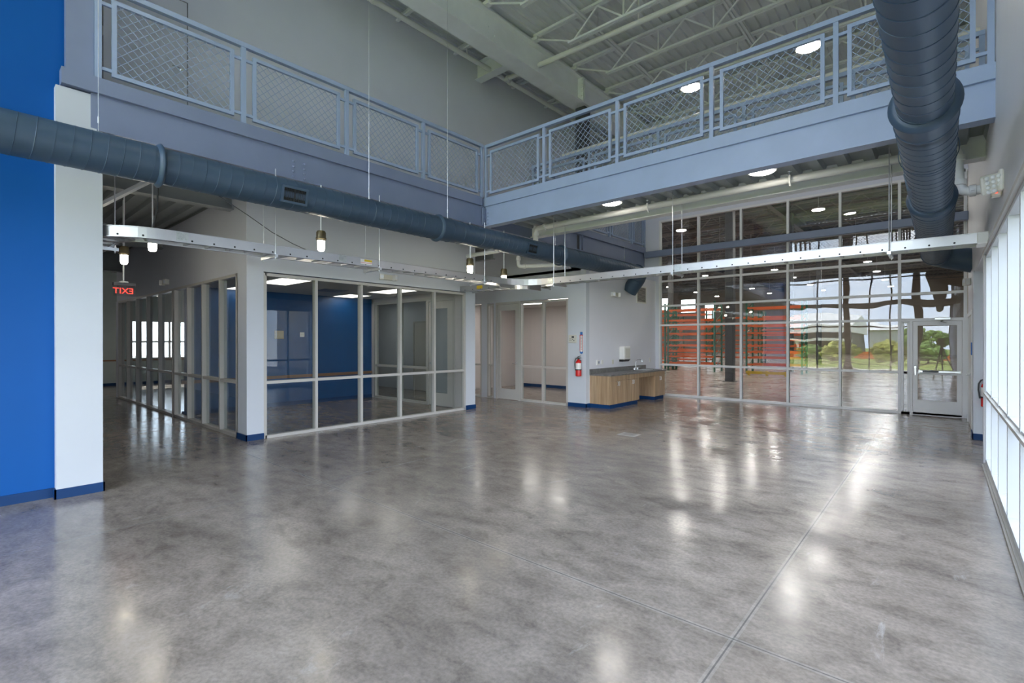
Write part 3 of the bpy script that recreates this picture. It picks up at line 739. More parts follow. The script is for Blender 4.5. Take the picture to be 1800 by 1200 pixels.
# ------------------------------------------------------------------ ladder cable tray
TZ0, TZ1, TW = 2.81, 2.935, .30
XN, YN = -6.75, 8.06        # near rails
d = thing('cable_tray', 'aluminium ladder cable tray turning through the whole hall', 'cable tray', (XN, YN, TZ0))
def rail_path(pts, name='side_rail'):
    m = MB()
    P = [Vector((*p, 0)) for p in pts]
    sec = []
    for i, p in enumerate(P):
        t = (P[min(i + 1, len(P) - 1)] - P[max(i - 1, 0)]).normalized(); n = Vector((-t.y, t.x, 0))
        sec.append((p, n))
    V = []
    for p, n in sec:
        for (o_, z) in ((-.004, TZ0), (.004, TZ0), (.004, TZ1), (-.004, TZ1)): V.append(p + n * o_ + Vector((0, 0, z)))
    k = len(sec)
    F = [(4 * i + a, 4 * i + (a + 1) % 4, 4 * i + 4 + (a + 1) % 4, 4 * i + 4 + a) for i in range(k - 1) for a in range(4)]
    F += [(0, 3, 2, 1), (4 * k - 4, 4 * k - 3, 4 * k - 2, 4 * k - 1)]
    m.add(V, F)
    V = []      # outward lips top and bottom
    for zz in (TZ0, TZ1 - .006):
        o0 = len(V)
        for p, n in sec:
            for (o_, z) in ((-.018, zz), (.018, zz), (.018, zz + .006), (-.018, zz + .006)): V.append(p + n * o_ + Vector((0, 0, z)))
    F = [(b + 4 * i + a, b + 4 * i + (a + 1) % 4, b + 4 * i + 4 + (a + 1) % 4, b + 4 * i + 4 + a) for b in (0, 4 * k) for i in range(k - 1) for a in range(4)]
    m.add(V, F)
    m.build(name, 'alu_tray', d)
def arc(cx, cy, r, a0, a1, n=12): return [(cx + r * math.cos(math.radians(a0 + (a1 - a0) * i / n)), cy + r * math.sin(math.radians(a0 + (a1 - a0) * i / n))) for i in range(n + 1)]
# near rail: corridor -> curve -> along Y -> inner curve -> along X to the right wall
R0 = .62
rail_path([(-13.0, 1.62 - R0)] + arc(XN - R0, 1.62, R0, -90, 0) + [(XN, 2.2)])
rail_path([(XN, 2.2), (XN, 6.9)])
rail_path([(XN, 6.9), (XN, 7.45)] + arc(XN + .6, 7.46, .6, 180, 90, 10)[1:] + [(-6.0, YN)])
rail_path([(-6.0, YN), (.36, YN)])
# far rails
R1_ = R0 - TW
rail_path([(-13.0, 1.62 - R1_)] + arc(XN - R0, 1.62, R1_, -90, 0) + [(XN - TW, 2.2)])
rail_path([(XN - TW, 2.2), (XN - TW, 7.45)] + arc(XN - TW - .5, 7.46, .6 - .1, 0, 90, 10)[1:] + [(-9.4, YN - .1)])
rail_path([(.36, YN + TW), (-6.3, YN + TW)])
rail_path([(-6.3, YN + TW)] + arc(-6.3, YN + TW + .34, .34, -90, -200, 10)[1:] + [(-6.72, 9.0)])
rail_path([(-9.4, YN + TW), (-7.3, YN + TW)] + arc(-7.3, YN + TW + .3, .3, -90, 0, 8)[1:] + [(-7.0, 9.0)])
def rung(p0, p1):
    m = MB().bar((*p0, TZ0 + .022), (*p1, TZ0 + .022), .028, .022)
    ro = m.build('rung', 'alu_tray', d)
    q0, q1 = Vector((*p0, 0)), Vector((*p1, 0)); t = (q1 - q0).normalized()
    c_ = Vector((q0.x, q0.y, TZ0 + .03)) - t * .0055
    MB().tube([c_, c_ + t * .0012], .0115, 10).build('rung_socket', 'dark_hole', ro)
y = 1.9
while y < 7.3: rung((XN, y), (XN - TW, y)); y += .235
x = -6.0
while x < .33: rung((x, YN), (x, YN + TW)); x += .235
for a in range(-84, 0, 22): rung((XN - R0 + R0 * math.cos(math.radians(a)), 1.62 + R0 * math.sin(math.radians(a))), (XN - R0 + R1_ * math.cos(math.radians(a)), 1.62 + R1_ * math.sin(math.radians(a))))
x = -7.6
while x > -12.9: rung((x, 1.62 - R0), (x, 1.62 - R1_)); x -= .3
x = -7.4
while x > -9.3: rung((x, YN), (x, YN + TW)) if False else rung((x, YN - .1), (x, YN + TW)); x -= .26
def splice(p, t, n_out):
    p = Vector(p); t = Vector(t); n = Vector(n_out); u = Vector((0, 0, 1))
    m = MB(); m.bar(p - t * .06 + n * .007, p + t * .06 + n * .007, .006, .10, up=(0, 0, 1))
    for a in (-.04, 0, .04):
        for b in (-.03, .03): m.tube([p + t * a + u * b + n * .008, p + t * a + u * b + n * .02], .010, 8)
    m.build('splice_plate', 'bolt_metal', d)
zc = (TZ0 + TZ1) / 2 + .01
splice((XN, 1.80, zc), (0, 1, 0), (1, 0, 0)); splice((XN, 3.86, zc), (0, 1, 0), (1, 0, 0)); splice((XN, 6.92, zc), (0, 1, 0), (1, 0, 0))
splice((-6.02, YN, zc), (1, 0, 0), (0, -1, 0)); splice((-3.35, YN, zc), (1, 0, 0), (0, -1, 0)); splice((-6.6, 8.78, zc), (0, 1, 0), (1, 0, 0))
MB().rbox(.31, .41, YN - .02, YN + TW + .02, TZ0 - .01, TZ1 + .005, .008).build('wall_bracket', 'white_plastic', d)
l = B(XN + .0045, XN + .006, 4.16, 4.36, TZ0 + .03, TZ1 - .02).build('warning_label', 'label_white', d)
l['label'] = 'white label with yellow and pink bands'
B(XN + .006, XN + .0068, 4.225, 4.36, TZ1 - .055, TZ1 - .022).build('label_band', 'yellow_paint', l)
B(XN + .006, XN + .0068, 4.16, 4.36, TZ0 + .045, TZ0 + .055).build('label_band', 'label_pink', l)
l = B(-8.05, -7.86, YN - .106, YN - .1045, TZ0 + .03, TZ1 - .02).build('warning_label', 'yellow_paint', d)
l['label'] = 'yellow warning label'
# trapeze hangers
def trapeze(label, p0, p1, top):
    d = thing('trapeze_hanger', label, 'hanger', (*p0, TZ0 - .05), group='trapeze hangers of the cable tray')
    p0 = Vector((*p0, 0)); p1 = Vector((*p1, 0)); t = (p1 - p0).normalized()
    MB().bar(p0 - t * .08 + Vector((0, 0, TZ0 - .022)), p1 + t * .08 + Vector((0, 0, TZ0 - .022)), .04, .04).build('strut', 'galv', d)
    for p in (p0 - t * .045, p1 + t * .045):
        m = MB().tube([p + Vector((0, 0, TZ0 - .07)), p + Vector((0, 0, top))], .0065, 8)
        m.cyl(p + Vector((0, 0, TZ0 + .0)), p + Vector((0, 0, TZ0 + .015)), .014, 6).cyl(p + Vector((0, 0, TZ0 - .055)), p + Vector((0, 0, TZ0 - .042)), .014, 6)
        m.build('threaded_rod', 'galv', d)
tl = ['trapeze hanger of the cable tray nearest the white wall end', 'trapeze hanger of the cable tray by the meeting room emergency light', 'trapeze hanger of the cable tray at the meeting room far corner',
      'trapeze hanger of the cable tray beside the office window', 'trapeze hanger of the cable tray left of the glazed screen', 'trapeze hanger of the cable tray nearest the right wall', 'trapeze hanger over the corridor bend of the cable tray']
trapeze(tl[0], (XN, 2.86), (XN - TW, 2.86), 3.95); trapeze(tl[1], (XN, 4.47), (XN - TW, 4.47), 3.95); trapeze(tl[2], (XN, 6.85), (XN - TW, 6.85), 3.95)
trapeze(tl[3], (-5.9, YN), (-5.9, YN + TW), 4.16); trapeze(tl[4], (-3.42, YN), (-3.42, YN + TW), 4.16); trapeze(tl[5], (-.52, YN), (-.52, YN + TW), 4.16)
trapeze(tl[6], (-7.75, 1.62 - R0), (-7.75, 1.62 - R1_), 4.16)

# ------------------------------------------------------------------ lamps
def jar(x, y, z, label, top):
    d = thing('jar_light', label, 'pendant lamp', (x, y, z), group='caged jar lights under the walkway')
    MB().lathe([(.02, .30), (.055, .295), (.068, .27), (.068, .20), (.074, .195), (.074, .17), (.06, .165), (.06, .15)], (x, y, z), 'z', 24).build('lamp_cap', 'bronze', d, True)
    MB().lathe([(.052, .165), (.052, .05), (.046, .015), (.03, 0), (.005, -.004)], (x, y, z), 'z', 24).build('glass_jar', 'jar_light', d, True)
    MB().cyl((x, y, z + .29), (x, y, top), .009, 8).build('stem', 'pale_steel', d)
jar(-6.9, 3.60, 2.975, 'lit jar light hanging over the meeting room front window', 3.95)
jar(-6.9, 6.64, 2.955, 'lit jar light hanging at the meeting room far corner', 3.95)
jar(-6.9, 7.62, 2.86, 'dim jar light at the bend of the cable tray', 3.95)
jar(-10.2, 1.89, 2.92, 'lit jar light right above the exit sign', 4.16)
jar(-8.5, 1.9, 2.93, 'lit jar light tucked just below the corridor cable tray', 4.16)
def disc_lamp(x, y, z, label, group, r=.17, top=None, mat='lamp_white'):
    d = thing('ceiling_lamp', label, 'ceiling lamp', (x, y, z), group=group)
    MB().lathe([(r * .5, .07), (r + .02, .06), (r + .025, .02), (r + .02, 0), (r, .0)], (x, y, z), 'z', 28).build('housing', 'white_plastic', d, True)
    MB().lathe([(r, .004), (r * .9, -.012), (.01, -.016)], (x, y, z), 'z', 28).build('lens', mat, d, True)
    if top: MB().cyl((x, y, z + .06), (x, y, top), .012, 8).build('stem', 'pale_steel', d)
disc_lamp(-4.42, 7.72, 4.09, 'lit round lamp under the bridge, the one closer to the meeting room', 'round lamps under the bridge')
disc_lamp(-1.96, 7.72, 4.09, 'lit round lamp under the bridge, the one closer to the right wall', 'round lamps under the bridge')
disc_lamp(-4.25, 10.95, 7.33, 'lit round roof lamp seen through the second bridge railing panel', 'round lamps under the roof', .21, 7.78)
disc_lamp(-1.95, 10.95, 7.33, 'lit round roof lamp seen through the panel nearest the big duct', 'round lamps under the roof', .21, 7.78)
disc_lamp(-3.1, 2.2, 7.33, 'lit round roof lamp high above the near floor', 'round lamps under the roof', .21, ZR)

# exit sign (seen from behind, so its letters read mirrored)
ex, ey, ez = -11.0, 2.05, 2.56
d = thing('exit_sign', 'red edge-lit exit sign hanging in the left corridor', 'exit sign', (ex, ey, ez))
MB().rbox(ex - .04, ex + .04, ey - .17, ey + .15, ez + .07, ez + .13, .006).build('housing', 'steel_dark', d)
B(ex - .004, ex + .004, ey - .165, ey + .145, ez - .11, ez + .07).build('acrylic_panel', 'sign_acrylic', d)
MB().cyl((ex, ey - .02, ez + .13), (ex, ey - .02, 4.16), .012, 10).lathe([(.07, 0), (.07, .02), (.02, .035)], (ex, ey - .02, ez + .13), 'z', 20).build('stem', 'pale_steel', d, True)
cu = bpy.data.curves.new('exit_text', 'FONT'); cu.body = 'EXIT'; cu.size = .145; cu.extrude = .003; cu.align_x = 'CENTER'; cu.align_y = 'CENTER'
to = bpy.data.objects.new('exit_text', cu); COL.objects.link(to)
dg = bpy.context.evaluated_depsgraph_get(); me = bpy.data.meshes.new_from_object(to.evaluated_get(dg))
bpy.data.objects.remove(to)
# text plane: letters face -X (toward the corridor end), so from +X they appear mirrored
MX = Matrix(((0, 0, -1, -.009), (-1, 0, 0, -.02), (0, 1, 0, -.02), (0, 0, 0, 1)))
me.transform(MX); me.materials.clear(); me.materials.append(MATS['exit_red'])
lo = bpy.data.objects.new('lettering', me); COL.objects.link(lo); lo.parent = d; ORG[lo.name] = Vector((ex, ey, ez))

d = thing('cable', 'short black cable looping up from the cable tray bend', 'cable', (-6.95, 1.6, 2.9))
MB().tube([(-6.95, 1.55, 2.90), (-6.97, 1.57, 3.02), (-6.95, 1.60, 3.2), (-7.0, 1.62, 3.6), (-7.1, 1.7, 4.17)], .009, 8).build('cable_run', 'black_plastic', d, True)
d = thing('cable', 'thin grey cable sagging down to the cable tray over the meeting room corner', 'cable', (-7.2, 3.2, 2.9))
MB().tube([(-7.35, 2.1, 3.75), (-7.2, 2.70, 3.38), (-7.2, 3.02, 3.2), (-7.15, 3.30, 3.07), (-7.0, 3.6, 2.93)], .006, 8).build('cable_run', 'steel_dark', d, True)
# recessed ceiling panels
def panel(x0, x1, y0, y1, z, label, group):
    d = thing('ceiling_light', label, 'ceiling light', ((x0 + x1) / 2, (y0 + y1) / 2, z), group=group)
    MB().box(x0 - .02, x1 + .02, y0 - .02, y0, z - .012, z).box(x0 - .02, x1 + .02, y1, y1 + .02, z - .012, z).box(x0 - .02, x0, y0, y1, z - .012, z).box(x1, x1 + .02, y0, y1, z - .012, z).build('frame', 'white_plastic', d)
    B(x0, x1, y0, y1, z - .006, z - .001).build('diffuser', 'panel_bright' if 'office' in group else 'panel_light', d)
g = 'square light panels in the meeting room ceiling'
panel(-10.75, -9.55, 4.2, 4.8, 2.87, 'large lit ceiling panel nearest the meeting room front corner', g)
panel(-12.55, -11.95, 4.2, 4.8, 2.87, 'lit ceiling panel in the near back corner of the meeting room', g)
panel(-12.5, -11.6, 6.85, 7.45, 2.87, 'lit ceiling panel at the far back of the meeting room by the blue wall', g)
panel(-10.75, -9.55, 6.85, 7.45, 2.87, 'lit ceiling panel nearest the cream meeting room door', g)
panel(-10.4, -9.5, 11.9, 12.5, 2.85, 'lit ceiling panel in the small office farther from the window', 'light panels in the office ceiling')
panel(-8.6, -7.7, 11.2, 11.8, 2.85, 'lit ceiling panel in the small office closest to the window', 'light panels in the office ceiling')
panel(-11.6, -10.9, 10.8, 11.4, 2.85, 'lit ceiling panel in the side passage office corner', 'light panels in the office ceiling')
panel(-16.0, -15.4, 4.6, 6.4, 3.2, 'lit hanging panel in the second room by the corridor', 'light panels in the second room')
panel(-20.5, -19.9, 1.7, 2.6, 3.2, 'lit hanging panel at the far end of the corridor', 'light panels in the second room')
panel(-11.8, -10.9, 9.0, 9.5, 2.95, 'lit hanging panel in the side passage behind the meeting room door', 'light panels in the side passage')
panel(-14.6, -13.7, 9.0, 9.5, 2.95, 'lit hanging panel deeper in the side passage', 'light panels in the side passage')
d = thing('ceiling_vent', 'dark blue-grey square air vent in the meeting room ceiling', 'vent', (-11.1, 6.05, 2.87))
MB().box(-11.4, -10.8, 5.75, 6.35, 2.858, 2.868).build('frame', 'vent_grey', d)
m = MB()
for k in range(1, 5): m.box(-11.4 + .06 * k, -10.8 - .06 * k, 5.75 + .06 * k, 6.35 - .06 * k, 2.86 - .006 * k, 2.862 - .006 * k)
m.build('vanes', 'vent_grey', d)

# emergency lights
def emergency(p, n, t, label, big=False):
    p = Vector(p); n = Vector(n); t = Vector(t); u = Vector((0, 0, 1))
    d = thing('emergency_light', label, 'emergency light', p, group='twin-head emergency lights')
    m = MB(); m.bar(p - t * .10 + n * .035, p + t * .10 + n * .035, .07, .10, up=u); m.build('body', 'cream_plastic', d)
    for s_ in (-1, 1):
        c = p + t * s_ * .155 + n * .06
        h = MB(); q = (n + t * s_ * .45).normalized(); h.bar(c - q * .04, c + q * .045, .085, .11, up=u); hd = h.build('lamp_head', 'white_plastic', d)
        MB().tube([c + q * .045, c + q * .049], .036, 16).build('lamp_lens', 'led_dome', hd)
emergency((-8.6, 5.9, 2.95), (1, 0, 0), (0, 1, 0), 'cream twin-head emergency light over the meeting room front glass')
emergency((-6.6, 11.68, 2.88), (1, 0, 0), (0, 1, 0), 'cream twin-head emergency light on the sink wall below the duct')
emergency((-13.1, 3.2, 2.96), (0, -1, 0), (1, 0, 0), 'twin-head emergency light on the corridor wall above the narrow windows')
emergency((.41, 12.9, 2.78), (-1, 0, 0), (0, 1, 0), 'twin-head emergency light high on the right wall by the warehouse door')
# large one in the right foreground
d = thing('emergency_light', 'white emergency floodlight with square grid of lenses above the side windows', 'emergency light', (.41, 6.3, 3.05))
MB().rbox(.375, .41, 6.15, 6.42, 2.99, 3.18, .01).build('body', 'white_plastic', d)
rot = Matrix.Rotation(math.radians(28), 4, 'Z') @ Matrix.Rotation(math.radians(-14), 4, 'Y') @ Matrix.Rotation(math.radians(12), 4, 'X')
hm = MB().rbox(-.045, .045, -.06, .02, -.085, .085, .015)
hm.rbox(-.085, .085, -.085, -.055, -.085, .085, .02)
hc = Vector((.30, 6.22, 3.07))
for i in range(len(hm.v)): hm.v[i] = tuple(hc + (rot @ Vector(hm.v[i])))
hd = hm.build('lamp_head', 'white_plastic', d)
lm = MB()
for i in range(3):
    for j in range(4):
        lm.lathe([(.018, 0), (.017, -.006), (.010, -.012), (.002, -.014)], ((i - 1) * .046, -.086, (j - 1.5) * .040), 'y', 12)
for i in range(len(lm.v)): lm.v[i] = tuple(hc + (rot @ Vector(lm.v[i])))
lm.build('lens_grid', 'led_dome', hd, True)
MB().rbox(.33, .40, 6.20, 6.30, 2.955, 3.01, .008).build('test_box', 'cream_plastic', d)
MB().lathe([(.009, 0), (.008, -.006), (.002, -.008)], (.365, 6.2, 2.985), 'y', 10).build('indicator', 'red_led', d)

# ------------------------------------------------------------------ sprinkler pipes
def elb(mb, p, r):
    mb.tube([p + Vector((-.0, 0, 0)), p], r, 12) if False else None
def pipe_run(name, label, path, r, mat='pipe_paint', couplings=(), extras=None):
    d = thing(name, label, 'pipe', path[0])
    P = [Vector(p) for p in path]
    out = [P[0]]
    for i in range(1, len(P) - 1):
        a = (P[i - 1] - P[i]).normalized(); b = (P[i + 1] - P[i]).normalized(); k = r * 1.9
        for q in range(7):
            t = q / 6
            out.append(P[i] + a * k * (1 - t) ** 2 + b * k * t ** 2)
    out.append(P[-1])
    MB().tube(out, r, 16).build('pipe', mat, d, True)
    for p, ax in couplings:
        p = Vector(p); ax = Vector(ax)
        m = MB().tube([p - ax * .035, p - ax * .03, p + ax * .03, p + ax * .035], [r, r * 1.28, r * 1.28, r], 16)
        n = m.frame(ax)[1]
        for s_ in (-1, 1): m.bar(p + n * s_ * r * 1.2 - ax * .018, p + n * s_ * r * 1.2 + ax * .018, r * .5, r * .5)
        m.build('coupling', mat, d, True)
    if extras: extras(d)
    return d
def heads(pts, mat):
    def f(d):
        for p in pts:
            p = Vector(p)
            MB().tube([p, p + Vector((0, -.05, .0)), p + Vector((0, -.09, .06)), p + Vector((0, -.09, .14))], .016, 10).build('sprinkler_drop', mat, d, True)
            MB().lathe([(.02, .14), (.022, .16), (.008, .17), (.008, .19), (.03, .19), (.03, .195)], (p.x, p.y - .09, p.z), 'z', 12).build('sprinkler_head', 'chrome', d)
    return f
pipe_run('sprinkler_pipe', 'thick white sprinkler pipe under the bridge between its beams', [(-6.55, 8.0, 3.62), (-6.55, 8.25, 3.62), (-6.55, 8.25, 4.05), (.13, 8.25, 4.05), (.16, 8.30, 3.50), (.41, 8.30, 3.50)], .056, 'pipe_paint',
         [((-6.3, 8.25, 4.05), (1, 0, 0)), ((-6.55, 8.25, 3.92), (0, 0, 1)), ((-6.55, 8.25, 3.75), (0, 0, 1)), ((.02, 8.25, 4.05), (1, 0, 0)), ((.143, 8.27, 3.92), (0, 0, 1)), ((.158, 8.29, 3.62), (0, 0, 1)), ((.28, 8.3, 3.50), (1, 0, 0))],
         heads([(-3.95, 8.25, 3.955), (-1.7, 8.25, 3.955)], 'pipe_paint'))
pipe_run('sprinkler_pipe', 'white sprinkler pipe along the upper grey wall under the roof', [(-7.9, 3.0, 7.93), (-7.9, 13.9, 7.93)], .055, 'pipe_paint',
         [((-7.9, 5.15, 7.93), (0, 1, 0)), ((-7.9, 8.45, 7.93), (0, 1, 0)), ((-7.9, 8.95, 7.93), (0, 1, 0))], heads([(-7.9, 7.6, 7.96)], 'pipe_paint'))
pipe_run('sprinkler_pipe', 'white sprinkler pipe crossing below the roof joists to the right', [(-7.84, 8.72, 7.88), (.40, 8.72, 7.62)], .055, 'pipe_paint', [((-7.75, 8.72, 7.877), (1, 0, 0))],
         lambda d: (MB().cyl((-4.4, 8.72, 7.80), (-4.4, 8.72, 8.2), .018, 10).lathe([(.03, 0), (.03, .05)], (-4.4, 8.72, 8.0), 'z', 12).build('riser', 'pipe_paint', d), MB().cyl((-5.3, 8.72, 7.83), (-5.3, 8.72, ZR), .006, 6).build('hanger_rod', 'galv', d)))
pipe_run('sprinkler_pipe', 'white sprinkler pipe over the bridge back railing', [(-6.8, 9.6, 6.05), (.40, 9.6, 6.05)], .04, 'cream_plastic')
pipe_run('sprinkler_pipe', 'short white pipe with elbow below the duct by the office', [(-7.6, 8.9, 3.75), (-7.6, 8.9, 3.42), (-6.6, 9.3, 3.40)], .045, 'pipe_paint', [((-7.6, 8.9, 3.6), (0, 0, 1)), ((-7.45, 8.96, 3.418), (.93, .37, 0))])
pipe_run('sprinkler_pipe', 'white pipe stub under the duct at the meeting room corner', [(-8.3, 7.9, 3.62), (-7.2, 7.9, 3.62)], .045, 'pipe_paint')

# ------------------------------------------------------------------ sink counter
d = thing('base_cabinet', 'double oak base cabinet with four doors left of the knee space', 'cabinet', (-6.3, 11.2, 0))
MB().box(-6.6, -6.04, 10.47, 11.98, .095, .79).build('body', 'oak_laminate', d)
MB().box(-6.6, -6.045, 10.475, 11.92, 0, .095).build('plinth', 'blue_vinyl', d)
def fronts(d, y0, y1, nd, nw):
    w = (y1 - y0) / nd
    for k in range(nd):
        a, b = y0 + k * w + .003, y0 + (k + 1) * w - .003
        dr = MB().rbox(-6.04, -6.02, a, b, .10, .668, .002).build('cabinet_door', 'oak_laminate', d)
        hy = b - .035 if k % 2 == 0 else a + .035
        MB().tube([(-6.02, hy, .55), (-5.995, hy, .55), (-5.995, hy, .64), (-6.02, hy, .64)], .006, 8).build('pull_handle', 'steel_brushed', dr, True)
    w = (y1 - y0) / nw
    for k in range(nw): MB().rbox(-6.04, -6.02, y0 + k * w + .003, y0 + (k + 1) * w - .003, .676, .785, .002).build('drawer_front', 'oak_laminate', d)
fronts(d, 10.47, 11.98, 4, 2)
d = thing('base_cabinet', 'oak base cabinet with two doors right of the knee space', 'cabinet', (-6.3, 13.2, 0))
MB().box(-6.6, -6.04, 12.90, 13.56, .095, .79).box(-6.6, -6.04, 11.98, 12.90, .676, .79).build('body', 'oak_laminate', d)
MB().box(-6.6, -6.045, 12.92, 13.52, 0, .095).build('plinth', 'blue_vinyl', d)
fronts(d, 12.90, 13.56, 2, 1)
MB().rbox(-6.04, -6.02, 11.985, 12.895, .676, .785, .002).build('apron', 'oak_laminate', d)
d = thing('worktop', 'dark grey laminate worktop with backsplash over the oak cabinets', 'worktop', (-6.3, 12, .79))
MB().rbox(-6.6, -5.995, 10.455, 13.65, .79, .83, .004).build('counter_slab', 'laminate', d)
MB().box(-6.6, -6.575, 10.455, 13.5, .83, .945).build('backsplash', 'laminate', d)
d = thing('sink', 'small steel sink basin set into the dark worktop', 'sink', (-6.28, 12.75, .83))
m = MB()
y0, y1, x0, x1 = 12.50, 13.05, -6.47, -6.12
m.box(x0, x1, y0, y0 + .02, .83, .836).box(x0, x1, y1 - .02, y1, .83, .836).box(x0, x0 + .02, y0, y1, .83, .836).box(x1 - .02, x1, y0, y1, .83, .836).build('rim', 'chrome', d)
B(x0 + .02, x1 - .02, y0 + .02, y1 - .02, .826, .8315).build('basin', 'steel_brushed', d)
d = thing('faucet', 'chrome gooseneck faucet with two handles behind the sink', 'faucet', (-6.5, 12.72, .83))
MB().tube([(-6.5, 12.72, .83), (-6.5, 12.72, 1.05), (-6.49, 12.72, 1.10), (-6.44, 12.725, 1.125), (-6.36, 12.735, 1.13), (-6.33, 12.74, 1.12), (-6.325, 12.74, 1.06)], .011, 10).build('spout', 'chrome', d, True)
MB().rbox(-6.53, -6.47, 12.60, 12.84, .83, .85, .008).build('base_plate', 'chrome', d)
for y in (12.62, 12.82):
    MB().lathe([(.02, .02), (.018, .06), (.012, .07)], (-6.5, y, .83), 'z', 12).tube([(-6.5, y, .895), (-6.46, y, .905), (-6.42, y + (.02 if y > 12.7 else -.02), .91)], .007, 8).build('tap_handle', 'chrome', d, True)

# ------------------------------------------------------------------ wall-mounted things
d = thing('towel_dispenser', 'white paper towel dispenser above the worktop', 'dispenser', (-6.6, 12.12, 1.10))
m = MB().rbox(-6.6, -6.44, 11.94, 12.30, 1.14, 1.50, .02); m.build('housing', 'white_plastic', d)
MB().extr([(-6.6, 1.085), (-6.50, 1.085), (-6.44, 1.14), (-6.6, 1.14)], 'y', 11.95, 12.29).build('dispensing_mouth', 'black_plastic', d)
MB().rbox(-6.438, -6.430, 12.0, 12.24, 1.19, 1.44, .004).build('front_panel', 'cream_plastic', d)
d = thing('thermostat', 'white thermostat with a grey screen left of the other white box', 'thermostat', (-6.6, 10.84, 1.10))
MB().rbox(-6.6, -6.565, 10.77, 10.89, 1.03, 1.16, .006).build('case', 'white_plastic', d)
B(-6.565, -6.562, 10.81, 10.875, 1.07, 1.13).build('screen', 'vent_grey', d)
d = thing('wall_sensor', 'small plain white sensor box right of the thermostat', 'sensor', (-6.6, 11.03, 1.10))
MB().rbox(-6.6, -6.57, 10.98, 11.08, 1.05, 1.15, .006).build('case', 'white_plastic', d)
def outlet(p, n, label, mat='white_plastic', size=(.075, .115)):
    p = Vector(p); n = Vector(n); t = Vector((-n.y, n.x, 0))
    d = thing('wall_outlet', label, 'outlet', p)
    MB().bar(p - t * size[0] / 2 + n * .004, p + t * size[0] / 2 + n * .004, .008, size[1], up=(0, 0, 1)).build('cover_plate', mat, d)
    m = MB()
    for s_ in (-.026, .026): m.bar(p - t * .016 + n * .009 + Vector((0, 0, s_)), p + t * .016 + n * .009 + Vector((0, 0, s_)), .004, .03, up=(0, 0, 1))
    m.build('socket', 'cream_plastic', d)
outlet((-6.6, 11.60, 1.09), (1, 0, 0), 'cream wall outlet left of the towel dispenser', 'cream_plastic')
outlet((-6.6, 13.80, 1.08), (1, 0, 0), 'wall outlet above the right end of the worktop')
outlet((-8.0, 13.9, .45), (0, -1, 0), 'white wall outlet low on the back wall of the small office')
outlet((.41, 14.08, 1.1), (-1, 0, 0), 'round white door button beside the warehouse door')
outlet((-23, 3.2, .45), (1, 0, 0), 'small white outlet low at the far end of the corridor')
d = thing('wall_vent', 'white louvered return air vent high on the sink wall', 'vent', (-6.6, 13.25, 2.75))
MB().box(-6.6, -6.585, 12.95, 13.56, 2.74, 2.78).box(-6.6, -6.585, 12.95, 13.56, 3.20, 3.24).box(-6.6, -6.585, 12.95, 12.99, 2.78, 3.20).box(-6.6, -6.585, 13.52, 13.56, 2.78, 3.20).build('frame', 'white_plastic', d)
B(-6.6, -6.598, 12.99, 13.52, 2.78, 3.20).build('back_plate', 'steel_dark', d)
m = MB()
for k in range(14): m.bar((-6.592, 12.99, 2.795 + .03 * k), (-6.592, 13.52, 2.795 + .03 * k), .016, .006, up=(.7, 0, .7))
m.build('louvers', 'vent_tan', d)
d = thing('alarm_panel', 'grey keypad panel with a dark screen left of the extinguisher sign', 'panel', (-6.985, 10.3, 1.7))
MB().rbox(-7.10, -6.87, 10.265, 10.30, 1.60, 1.80, .006).build('case', 'cream_plastic', d)
B(-7.0, -6.93, 10.262, 10.265, 1.725, 1.765).build('screen', 'black_plastic', d)
m = MB()
for i in range(2):
    for j in range(2): m.box(-7.06 + i * .035, -7.04 + i * .035, 10.262, 10.265, 1.66 + j * .03, 1.675 + j * .03)
m.box(-6.985, -6.96, 10.262, 10.265, 1.68, 1.70).box(-6.945, -6.92, 10.262, 10.265, 1.645, 1.67)
m.build('buttons', 'steel_dark', d)
# vertical extinguisher sign
d = thing('wall_sign', 'tall narrow red, white and blue sign above the fire extinguisher', 'sign', (-6.73, 10.3, 1.6))
B(-6.775, -6.685, 10.292, 10.30, 1.37, 1.80).build('sign_board', 'label_white', d)
B(-6.765, -6.695, 10.290, 10.293, 1.80, 1.87).build('top_tag', 'sign_blue', d)
MB().box(-6.775, -6.762, 10.290, 10.293, 1.40, 1.79).box(-6.698, -6.685, 10.290, 10.293, 1.40, 1.79).box(-6.775, -6.685, 10.290, 10.293, 1.78, 1.80).build('red_border', 'red_paint', d)
MB().extr([(-6.775, 1.40), (-6.775, 1.35), (-6.73, 1.32), (-6.685, 1.35), (-6.685, 1.40), (-6.73, 1.37)], 'y', 10.290, 10.293).build('bottom_tag', 'sign_blue', d)
m = MB()
for k in range(9): m.box(-6.737, -6.723, 10.2905, 10.292, 1.43 + k * .038, 1.452 + k * .038)
m.build('sign_marks', 'steel_dark', d)
